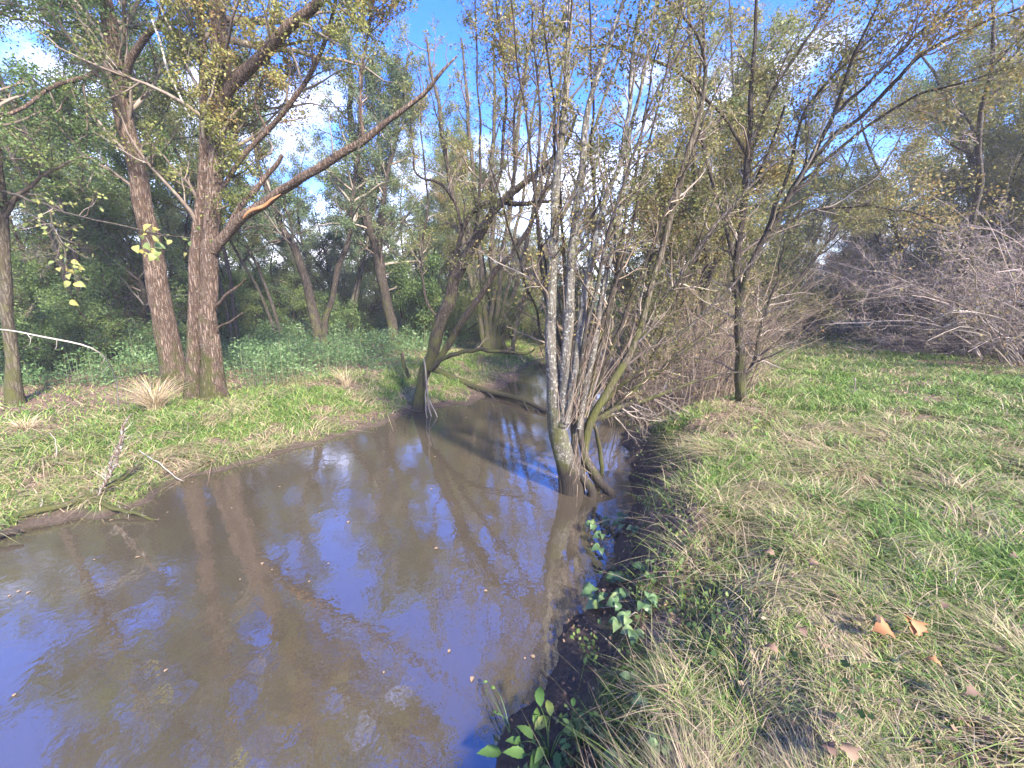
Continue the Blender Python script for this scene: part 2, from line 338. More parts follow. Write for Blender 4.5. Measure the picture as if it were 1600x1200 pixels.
def field(x, y):
    x = np.asarray(x, float); y = np.asarray(y, float)
    xx = x + .26 * (fbm(x, y, 1.9, 3, 4) - .5) * 2; yy = y + .26 * (fbm(x, y, 1.9, 8, 4) - .5) * 2
    dl, dr = dist(LS, xx, yy), dist(RS, xx, yy); ins = inside(xx, yy)
    return dl, dr, ins
def terrain(x, y):
    dl, dr, ins = field(x, y); right = dr < dl
    wid = .80 + .55 * ss(3.2, 2.2, y) + 1.7 * ss(5.6, 7.2, y)
    hr = .10 * ss(0, .08, dr) + .62 * ss(.0, 1, dr / wid) + .06 * ss(1, 4, dr) + .05 * (fbm(x, y, 1.3, 2) - .5) * ss(.3, 1.2, dr) \
        + .07 * (fbm(x, y, 4.5, 4) - .5) * ss(.1, .6, dr) + .03 * (fbm(x, y, 14, 5, 2) - .5) * ss(.05, .4, dr)
    hl = .05 * ss(0, .12, dl) + .27 * ss(0, 2.4, dl) + .22 * ss(3, 10, dl) + (.10 * (fbm(x, y, 1.1, 6) - .5) + .05 * (fbm(x, y, 5, 7) - .5)) * ss(.1, 1, dl)
    h = np.where(right, hr, hl); far = np.hypot(x, y)
    h = h + .8 * (fbm(x, y, .05, 9) - .5) * ss(40, 90, far)
    return np.where(ins, -.4 * ss(0, .5, np.minimum(dl, dr)) - .01, h + .004), dl, dr, ins, right
def H(x, y): return terrain(np.atleast_1d(x), np.atleast_1d(y))[0]
def axis(lo, hi, fine_lo, fine_hi, step, grow=1.09):
    c = list(np.arange(fine_lo, fine_hi, step)); s = step
    while c[-1] < hi: s *= grow; c.append(c[-1] + s)
    s = step; a = [fine_lo]
    while a[-1] > lo: s *= grow; a.append(a[-1] - s)
    return np.array(a[::-1][:-1] + c)
gx = axis(-220, 220, -6, 4.5, .05); gy = axis(-60, 260, .3, 9, .05)
X, Yg = np.meshgrid(gx, gy); Z, dl, dr, ins, right = terrain(X.ravel(), Yg.ravel())
xr, yr = X.ravel(), Yg.ravel(); dd = np.where(ins, 0, np.minimum(dl, dr))
def litter_mask(x, y, dl, dr, right):
    a = np.where(~right, ss(3.0, 4.2, dl + 1.6 * (fbm(x, y, .7, 21) - .5)), 0.)            # wood floor on the left
    a = np.maximum(a, np.where(~right & (y > 9) & (y < 12.2) & (x > -1.6), ss(.9, .3, dl), 0))      # muddy spit
    b = np.where(right, ss(.32, .22, np.hypot((x - 2.9) / 2.6, (y - 7.2) / 4.2)), 0.)
    c = np.where(right, ss(16, 18, y + 2 * (fbm(x, y, .5, 22) - .5)) * ss(22, 20, y), 0.)
    d = np.where(right, ss(-.3, 1.0, x - .5 * y - 5.9 + 1.2 * (fbm(x, y, .6, 23) - .5)), 0.)
    e = ss(.60, .70, fbm(x, y, 1.5, 24)) * .9                                                          # scuffed earth patches
    e = np.maximum(e, ss(.6, .72, fbm(x, y, 2.6, 25)) * ss(3.2, 1.5, np.where(right, dr, dl + .4)) * .9)
    return np.clip(np.maximum.reduce([a, b, c, d, e]), 0, 1)
lit = litter_mask(xr, yr, dl, dr, right)
wet = np.where(ins, 1., np.where(right, ss(.42, .18, Z + .1 * (fbm(xr, yr, 5, 31) - .5)), ss(.09, .03, Z + .06 * (fbm(xr, yr, 5, 32) - .5))))
nx_, ny_ = len(gx), len(gy); id_ = np.arange(nx_ * ny_).reshape(ny_, nx_)
Fq = np.stack([id_[:-1, :-1], id_[:-1, 1:], id_[1:, 1:], id_[1:, :-1]], -1).reshape(-1, 4)
gm = ground_mat()
tag(mesh('ground', np.stack([xr, yr, Z], 1), [Fq], gm, extra={'litter': lit, 'wet': wet}), kind='structure')
wv_ = np.array([(-70, -40, 0), (40, -40, 0), (40, 62, 0), (-70, 62, 0)], float)
tag(mesh('water', wv_, [np.array([[0, 1, 2, 3]])], water_mat(), smooth=False), kind='structure')

# ------------------------------------------------------------------ hand traced stems
def stem(pts, n=26):
    """pts: (px, py, depth, width_px)"""
    P, Rr = [], []
    for px, py, Y, wd in pts:
        p, t = at(px, py, Y); P.append(p); u = (px - 800) / FPX; Rr.append(wd / 2 / FPX * t / math.sqrt(1 + min(u * u, 1.2)))
    return resample(P, Rr, n)
def wobble(P, amp):
    n = len(P); k = rng.normal(size=(n, 3)) * amp; k[0] = 0
    for _ in range(2): k[1:-1] = (k[:-2] + k[1:-1] * 2 + k[2:]) / 4
    return P + k
def crown_from(geo, st, L1=(5, .15, 1., .35, .8), k2=5, k3=4, leaf=.05, nleaf=4, spread=.04, up=.12, len1=None, len2=.45, len3=.4, wob=.16, mi_leaf=1, tipR=.0016, lt0=.3, sides=(5, 4, 3)):
    """st list of (P,R): grows three orders of twigs and their leaves"""
    leafP = []
    for P, Rr in st:
        k, t0, t1, ratio, ang = L1
        A, a = kids(P[None], Rr[None], k, t0, t1, ratio, ang, wob, up, 8, rf=.55, rmin=tipR * 1.6, absL=len1)
        B, b = kids(A, a, k2, .15, 1, len2, .75, wob, up * .8, 6, rf=.6, rmin=tipR * 1.2)
        geo.tubes(A, a, sides[0]); geo.tubes(B, b, sides[1])
        C, c = kids(B, b, k3, .15, 1, len3, .7, wob * 1.1, up * .5, 5, rf=.6, rmin=tipR)
        geo.tubes(C, c, sides[2])
        if nleaf: leafP.append(leafpts(C, nleaf, spread, lt0)); leafP.append(leafpts(B, max(.5, nleaf * .5), spread, .4))
    if leafP:
        Q = np.concatenate(leafP); 
        rv = np.clip(.5 * rng.random(len(Q)) + .9 * (fbm(Q[:, 0] + Q[:, 2] * .7, Q[:, 1] + Q[:, 2] * .7, 1.1, 40) - .25), 0, 1)
        geo.leaves(Q, leaf, mi_leaf, rv=rv)
def groundz(px, Y, py=600):
    p, _ = at(px, py, Y); return float(H(p[0], p[1])[0])
def hand_tree(name, label, cat, stems, bark, twig, leafm, crown, stem_names=None, group=None, knob=.10, sides=14, barks=None, foot=.35, wobamp=.02, splay=1.25):
    """stems: list of dict(pts=..., n=) the first stands on the ground"""
    built = []
    for s_ in stems:
        P, Rr = stem(s_['pts'], s_.get('n', 30))
        P = wobble(P, s_.get('wob', wobamp) )
        if s_.get('root', False):
            g0 = float(H(P[0, 0], P[0, 1])[0]); g0 = min(g0, P[0, 2])
            P[0, 2] = g0 - .12
            s0 = np.linalg.norm(P - P[0], axis=1); Rr = Rr * (1 + (splay - 1) * np.exp(-s0 / .25))
        built.append((P, Rr))
    base = built[0][0][0].copy(); base[2] += .12
    root = empty(name, base, label, cat, group)
    for i, (P, Rr) in enumerate(built):
        g = Geo(); g.tubes(P[None], Rr[None], stems[i].get('sides', sides), knob=stems[i].get('knob', knob))
        nm = stems[i].get('name', 'stem')
        o = g.build(nm, [stems[i].get('mat', bark)], root, base)
        if 'label' in stems[i]: o['label'] = stems[i]['label']
    if crown:
        g = Geo()
        for kw in crown:
            kw = dict(kw); sel = kw.pop('sel')
            crown_from(g, [built[i] for i in sel], **kw)
        g.build('crown', [twig, leafm], root, base)
    return root, built

# big forked tree, left bank
t1, b1 = hand_tree('alder_tree', 'large two-stemmed alder with reddish bark and a torn leaning limb on the left bank', 'tree', [
    dict(name='trunk', root=True, n=60, pts=[(334, 626, 7.9, 44.7), (330, 560, 7.9, 34.4), (326, 470, 7.9, 30.1), (328, 380, 7.9, 28.4), (334, 300, 7.9, 26.7), (339, 220, 7.9, 26.7), (343, 150, 7.9, 31.0), (345, 80, 7.9, 31.0), (340, 0, 7.9, 28.4), (325, -100, 7.9, 24.1), (310, -350, 7.8, 17.2), (300, -600, 7.6, 8.6)]),
    dict(name='trunk', root=True, n=60, pts=[(302, 624, 7.8, 29.2), (303, 540, 7.8, 22.4), (304, 450, 7.8, 19.8), (309, 350, 7.85, 17.2), (316, 250, 7.85, 16.3), (319, 150, 7.85, 15.5), (316, 50, 7.8, 14.6), (300, -60, 7.8, 12.9), (260, -300, 7.6, 9.5), (230, -480, 7.4, 5.2)]),
    dict(name='limb', n=30, pts=[(340, 165, 7.85, 22.4), (372, 122, 7.7, 21.5), (412, 85, 7.5, 18.9), (455, 38, 7.3, 17.2), (500, 0, 7.1, 14.6), (570, -75, 6.8, 11.2), (680, -200, 6.3, 6.9), (760, -300, 6, 3.4)]),
    dict(name='limb', n=30, pts=[(334, 310, 7.9, 7.7), (385, 240, 7.8, 8.6), (430, 195, 7.7, 8.6), (475, 135, 7.6, 7.7), (503, 85, 7.6, 6.9), (522, 10, 7.5, 6.0), (540, -80, 7.5, 4.3), (570, -200, 7.4, 2.6)]),
    dict(name='limb', label='long leaning limb with a torn orange wound', n=40, pts=[(334, 392, 7.85, 17.2), (352, 366, 7.75, 18.9), (385, 335, 7.6, 17.2), (450, 292, 7.4, 14.6), (520, 252, 7.2, 12.9), (566, 220, 7.1, 12.0), (612, 186, 7, 8.6), (652, 155, 6.9, 6.9), (690, 112, 6.8, 5.2), (712, 84, 6.8, 2.6)]),
    dict(name='broken_limb', n=16, pts=[(346, 372, 7.8, 8.6), (375, 328, 7.75, 10.3), (405, 288, 7.7, 8.6), (440, 242, 7.7, 6.9)]),
    dict(name='torn_wood', n=12, mat=M['wood'], knob=.3, pts=[(380, 341, 7.46, 1.7), (394, 331, 7.42, 5.2), (412, 320, 7.36, 6.0), (428, 310, 7.32, 4.3), (438, 303, 7.3, 0.9)]),
    dict(name='twig', n=12, sides=6, pts=[(338, 478, 7.8, 6.9), (355, 462, 7.6, 6.0), (372, 448, 7.5, 4.3), (387, 434, 7.4, 2.6)]),
    dict(name='twig', n=10, sides=6, pts=[(340, 512, 7.8, 4.3), (360, 502, 7.7, 3.4), (382, 488, 7.6, 2.6)]),
    dict(name='limb', n=20, sides=8, pts=[(568, 218, 7.1, 6.0), (566, 190, 7.1, 5.2), (562, 120, 7.15, 4.3), (568, 70, 7.2, 4.3), (580, 20, 7.2, 3.4), (583, -60, 7.2, 2.6)]),
    dict(name='limb', n=20, sides=8, pts=[(420, 210, 7.7, 4.3), (395, 160, 7.8, 4.3), (420, 110, 7.8, 3.4), (425, 60, 7.9, 2.6), (440, -40, 7.9, 1.7)]),
], M['bark_red'], M['twig'], M['leaf_olive'], [
    dict(sel=[0], L1=(16, .55, 1, .4, 1.0), k2=8, k3=7, leaf=.05, nleaf=11, spread=.09, len1=3.4, len2=.35, up=.05),
    dict(sel=[0, 1], L1=(34, .32, 1, .4, .9), k2=7, k3=6, leaf=.045, nleaf=13, spread=.06, len1=1.9, up=.06),
    dict(sel=[2, 3, 9, 10], L1=(16, .25, 1, .4, .8), k2=6, k3=5, leaf=.045, nleaf=9, spread=.05, len1=1.2, up=.08),
    dict(sel=[4], L1=(7, .5, 1, .3, .8), k2=4, k3=3, leaf=.045, nleaf=.8, len1=.7, up=.1)])
t2, b2 = hand_tree('alder_tree', 'thick alder leaning to the left just behind the two-stemmed alder', 'tree', [
    dict(name='trunk', root=True, n=60, pts=[(280, 616, 8.6, 49.9), (268, 560, 8.6, 41.3), (252, 480, 8.6, 38.7), (241, 400, 8.6, 35.3), (220, 300, 8.6, 32.7), (203, 210, 8.6, 31.0), (186, 140, 8.6, 34.4), (174, 60, 8.6, 28.4), (163, 0, 8.6, 26.7), (148, -80, 8.5, 23.2), (115, -300, 8.2, 16.3), (80, -560, 8, 6.9)]),
    dict(name='limb', n=26, pts=[(190, 150, 8.55, 17.2), (205, 95, 8.4, 13.8), (238, 45, 8.2, 11.2), (296, -6, 7.9, 8.6), (380, -80, 7.6, 5.2), (450, -180, 7.4, 2.6)]),
    dict(name='limb', n=24, pts=[(190, 100, 8.5, 8.6), (130, 122, 8.0, 8.6), (80, 138, 7.5, 7.7), (0, 190, 7.0, 6.9), (-80, 215, 6.5, 5.2), (-180, 230, 6, 2.6)]),
    dict(name='dead_branch', n=16, sides=8, mat=M['twig_pale'], pts=[(236, 20, 7.9, 4.3), (247, 60, 7.8, 4.3), (262, 112, 7.75, 4.3), (280, 150, 7.7, 3.4), (297, 184, 7.7, 2.6)]),
], M['bark_red'], M['twig'], M['leaf_green'], [
    dict(sel=[0], L1=(16, .55, 1, .4, 1.0), k2=8, k3=7, leaf=.05, nleaf=11, spread=.09, len1=3.4, len2=.35, up=.05),
    dict(sel=[0], L1=(36, .35, 1, .4, .9), k2=7, k3=6, leaf=.045, nleaf=14, spread=.06, len1=2.1, up=.05),
    dict(sel=[1, 2], L1=(18, .2, 1, .4, .8), k2=6, k3=5, leaf=.045, nleaf=10, spread=.05, len1=1.3, up=.03)])
t3, b3 = hand_tree('alder_tree', 'dark mossy trunk at the far left edge with a yellow-leaved spray', 'tree', [
    dict(name='trunk', root=True, n=50, pts=[(24, 636, 7.3, 30), (20, 560, 7.3, 23), (13, 480, 7.3, 20), (8, 400, 7.3, 20), (2, 300, 7.3, 18), (-8, 200, 7.3, 16), (-25, 50, 7.3, 14), (-45, -150, 7.3, 11), (-60, -350, 7.2, 5)]),
    dict(name='limb', n=30, sides=8, pts=[(4, 300, 7.25, 7), (30, 305, 6.2, 6), (60, 318, 5.2, 5), (110, 335, 4.4, 4), (170, 352, 3.8, 4), (235, 366, 3.5, 3), (300, 378, 3.4, 2)]),
    dict(name='twig', n=16, sides=6, pts=[(75, 323, 5.0, 4), (85, 360, 4.6, 3), (98, 400, 4.3, 3), (108, 425, 4.2, 2)]),
], M['bark_mossy'], M['twig'], M['leaf_green'], [
    dict(sel=[0], L1=(14, .55, 1, .4, 1.0), k2=8, k3=7, leaf=.05, nleaf=11, spread=.09, len1=3.4, len2=.35, up=.05),
    dict(sel=[0], L1=(34, .3, 1, .4, .9), k2=7, k3=5, leaf=.045, nleaf=13, spread=.06, len1=1.8, up=.03)])
def leaf_outline(n=7, jag=.0, lobes=0):
    t = np.linspace(0, 1, n + 1)[1:-1]
    wdt = np.sin(np.pi * t ** .75) * .34 * (1 + jag * np.where(np.arange(len(t)) % 2, 1, -1) * .35)
    if lobes: wdt = wdt * (1 + .35 * np.sin(t * math.pi * lobes * 2))
    return t, wdt
def leaf_mesh(n=9, jag=.25, lobes=0, curl=.12, asp=1.):
    t, wd = leaf_outline(n, jag, lobes); wd = wd * asp
    mid = np.stack([np.zeros(n + 1), np.linspace(0, 1, n + 1), curl * np.sin(np.linspace(0, 1, n + 1) * math.pi) - curl * .8 * np.linspace(0, 1, n + 1) ** 2], 1)
    Lf = np.stack([-wd, t, mid[1:-1, 2] + wd * .25], 1); Rt = np.stack([wd, t, mid[1:-1, 2] + wd * .25], 1)
    V = np.concatenate([mid, Lf, Rt]); k = n - 1; F = []; T3 = []
    lo, ro = n + 1, n + 1 + k
    T3 += [(0, 1, lo), (0, ro, 1), (n - 1, n, lo + k - 1), (n, n - 1, ro + k - 1)]
    for i in range(k - 1): F += [(i + 1, i + 2, lo + i + 1, lo + i), (i + 2, i + 1, ro + i, ro + i + 1)]
    return V, [np.array(F), np.array(T3)]
def put_leaf(name, parent, P, d, up, size, mat, base, shape, rv, label=None):
    d = nrm(np.asarray(d, float)); x = nrm(np.cross(d, up)); z = np.cross(x, d)
    V, F = shape; W = P + size * (V[:, :1] * x + V[:, 1:2] * d + V[:, 2:] * z)
    o = mesh(name, W, F, mat, parent, rnd=np.full(len(V), rv), base=base)
    if label: o['label'] = label
    return o
ov = leaf_mesh(9, .12); jagl = leaf_mesh(12, .10, asp=1.05, curl=.25); lance = leaf_mesh(10, .2, asp=.62); oak = leaf_mesh(16, 0., lobes=3, asp=1.15, curl=.25)
base3 = np.array(t3.location)
g = Geo(); crown_from(g, b3[1:3], L1=(10, .25, 1, .3, .9), k2=3, k3=2, leaf=.05, nleaf=1.2, len1=.45, up=-.05, spread=.02, tipR=.001); g.build('foliage', [M['twig'], M['leaf_yellow']], t3, base3)
for cx, cy, Yc, n_, sz in ((105, 425, 4.2, 16, .08), (238, 382, 3.55, 10, .075), (300, 385, 3.5, 5, .06)):
    for i in range(n_):
        p, _ = at(cx + rng.normal() * 12, cy + rng.normal() * 14 - 4, Yc + rng.normal() * .05)
        put_leaf('leaf', t3, p, (rng.normal() * .8, rng.normal() * .4, -.55), (rng.normal() * .5, -1, .6), sz * (.7 + .5 * rng.random()), M['leaf_yellow'], base3, ov, rng.random())

# v-shaped and leaning trees in the wood behind
hand_tree('willow_tree', 'dark tree dividing low into a narrow V in the green undergrowth', 'tree', [
    dict(name='trunk', root=True, n=36, pts=[(500, 540, 15, 21.3), (487, 480, 15, 15.6), (475, 430, 15, 13.9), (460, 385, 15, 13.1), (437, 348, 15, 10.7), (412, 290, 15, 8.2), (395, 200, 15, 6.6), (380, 60, 15, 4.1)]),
    dict(name='trunk', root=True, n=36, pts=[(506, 540, 15, 11.5), (514, 480, 15, 9.0), (530, 420, 15, 9.0), (545, 370, 15, 7.4), (552, 300, 15, 6.6), (562, 200, 15, 4.9), (570, 80, 15, 3.3)]),
], M['bark_dark'], M['twig'], M['leaf_grey'], [dict(sel=[0, 1], L1=(26, .35, 1, .4, .9), k2=7, k3=5, leaf=.06, nleaf=15, spread=.08, len1=2.6, up=.02, tipR=.003)], wobamp=.06)
hand_tree('willow_tree', 'ivy-hung dark trunk leaning left right of the V-shaped tree', 'tree', [
    dict(name='trunk', root=True, n=36, pts=[(614, 520, 16, 17), (603, 460, 16, 15), (592, 410, 16, 17), (576, 355, 16, 15), (562, 300, 16, 13), (550, 200, 16, 10), (545, 60, 16, 6)]),
    dict(name='limb', n=24, pts=[(588, 395, 16, 9), (600, 340, 16, 8), (606, 270, 16, 7), (625, 180, 16, 5), (640, 80, 16, 3)]),
], M['bark_dark'], M['twig'], M['leaf_grey'], [dict(sel=[0, 1], L1=(30, .1, 1, .4, .9), k2=7, k3=5, leaf=.06, nleaf=15, spread=.08, len1=2.3, up=-.02, tipR=.003)], wobamp=.08)
hand_tree('willow_tree', 'slim crooked tree in the shade left of the leaning alder', 'tree', [
    dict(name='trunk', root=True, n=30, pts=[(212, 540, 12.5, 14), (205, 480, 12.5, 12), (192, 440, 12.5, 12), (176, 400, 12.5, 10), (150, 350, 12.5, 9), (120, 250, 12.5, 7), (100, 120, 12.5, 4)]),
    dict(name='trunk', root=True, n=24, pts=[(218, 540, 12.6, 10), (228, 470, 12.6, 8), (215, 430, 12.6, 8), (190, 415, 12.6, 6), (150, 380, 12.6, 4)]),
], M['bark_dark'], M['twig'], M['leaf_green'], [dict(sel=[0, 1], L1=(26, .3, 1, .4, .9), k2=7, k3=5, leaf=.055, nleaf=14, spread=.07, len1=2.0, up=.0, tipR=.003)], wobamp=.08)
# waterside tree
t6, b6 = hand_tree('willow_tree', 'dark mossy tree leaning right with its foot in the water by the left bank', 'tree', [
    dict(name='trunk', root=True, n=50, pts=[(654, 644, 8.2, 21.3), (658, 610, 8.2, 17.2), (667, 570, 8.2, 18.0), (681, 530, 8.2, 19.7), (697, 480, 8.2, 19.7), (716, 430, 8.15, 18.0), (737, 388, 8.1, 16.4), (757, 345, 8.0, 13.9), (790, 310, 7.9, 11.5), (840, 270, 7.8, 9.0), (880, 235, 7.7, 6.6), (905, 180, 7.6, 4.1)]),
    dict(n=40, pts=[(676, 575, 8.2, 9.8), (690, 555, 8.15, 10.7), (715, 512, 8.0, 10.7), (742, 470, 7.9, 9.8), (772, 430, 7.8, 9.0), (802, 395, 7.7, 7.4), (835, 340, 7.6, 6.6), (860, 270, 7.5, 4.9), (875, 180, 7.5, 3.3)]),
    dict(n=40, pts=[(700, 478, 8.15, 7.4), (706, 420, 8.2, 7.4), (722, 360, 8.2, 7.4), (738, 328, 8.2, 8.2), (772, 312, 8.1, 7.4), (815, 322, 8.0, 7.4), (850, 320, 7.9, 4.9), (875, 300, 7.8, 3.3)]),
    dict(n=30, pts=[(722, 360, 8.2, 5.7), (715, 325, 8.2, 4.9), (700, 298, 8.2, 4.9), (675, 284, 8.2, 4.1), (650, 276, 8.2, 3.3), (645, 250, 8.2, 2.5), (640, 180, 8.2, 1.6)]),
    dict(n=30, pts=[(738, 388, 8.1, 5.7), (748, 330, 8.1, 4.9), (752, 250, 8.1, 4.1), (747, 160, 8.1, 3.3), (742, 60, 8.1, 2.5), (745, -60, 8, 1.6)]),
    dict(n=30, pts=[(765, 335, 8.0, 5.7), (780, 280, 8.0, 4.9), (786, 200, 8.0, 4.9), (792, 120, 8.0, 4.1), (780, 40, 8.0, 3.3), (770, -60, 8, 2.5)]),
    dict(n=30, pts=[(800, 312, 7.9, 5.7), (806, 250, 7.9, 4.9), (800, 180, 7.9, 4.1), (822, 100, 7.8, 3.3), (850, 20, 7.8, 2.5)]),
    dict(name='low_branch', n=30, pts=[(672, 578, 8.1, 7.4), (692, 562, 7.9, 7.4), (725, 551, 7.6, 6.6), (770, 547, 7.3, 5.7), (815, 547, 7.0, 4.1), (838, 545, 6.9, 2.5)]),
    dict(name='dead_twig', n=14, sides=6, mat=M['twig_pale'], wob=.015, pts=[(662, 560, 8.05, 2.4), (668, 600, 7.95, 2.4), (670, 640, 7.9, 2.4), (680, 668, 7.6, 2.2), (690, 693, 7.3, 1.6)]),
    dict(name='dead_twig', n=14, sides=6, mat=M['twig_pale'], wob=.015, pts=[(670, 590, 8.05, 1.6), (664, 620, 7.9, 1.6), (666, 645, 7.7, 1.6), (672, 665, 7.6, 1.5)]),
    dict(name='dead_twig', n=12, sides=6, mat=M['twig_pale'], wob=.015, pts=[(668, 620, 8.0, 1.6), (678, 637, 7.8, 1.6), (684, 655, 7.7, 1.6), (690, 668, 7.5, 1.2)]),
    dict(n=26, sides=8, pts=[(690, 505, 8.2, 4.9), (665, 470, 8.3, 4.1), (655, 420, 8.3, 3.3), (668, 330, 8.3, 3.3), (660, 220, 8.3, 2.5), (655, 120, 8.3, 1.6)]),
], M['bark_dark'], M['twig'], M['leaf_olive'], [
    dict(sel=[5, 6], L1=(12, .5, 1, .4, .9), k2=7, k3=6, leaf=.045, nleaf=7, spread=.08, len1=2.0, up=.12),
    dict(sel=[0, 1], L1=(16, .3, 1, .4, .9), k2=7, k3=4, leaf=.035, nleaf=2.5, len1=1.1, up=.06, wob=.2),
    dict(sel=[2, 3, 4, 5, 6, 11], L1=(12, .15, 1, .4, .8), k2=6, k3=4, leaf=.035, nleaf=4, len1=.9, up=.1, wob=.18),
    dict(sel=[7], L1=(5, .3, 1, .3, .9), k2=3, k3=2, nleaf=0, len1=.4, up=-.05)], wobamp=.03, splay=1.15)
# far many-stemmed tree on the spit
st = []
for i, (a, b, c) in enumerate([(742, 690, 10), (755, 735, 9), (768, 770, 9), (778, 810, 9), (800, 860, 9), (822, 930, 8), (790, 830, 7)]):
    st.append(dict(root=True, n=30, pts=[(762 + i * 2.2, 556, 15 + i * .03, c + 4), ((a + 766) / 2 - 2, 515, 15, c), (a, 465, 15, c - 1), ((a + b) / 2, 350, 15 - i * .05, c - 2), (b, 200, 14.8, c - 3), (b + (b - 765) * .3, 60, 14.6, 3)]))
hand_tree('willow_tree', 'many-stemmed dark willow on the muddy spit at the bend', 'tree', st, M['bark_mossy'], M['twig'], M['leaf_olive'],
          [dict(sel=list(range(7)), L1=(12, .3, 1, .4, .8), k2=6, k3=4, leaf=.07, nleaf=3, len1=1.8, up=.1, tipR=.003)], wobamp=.06, sides=8)
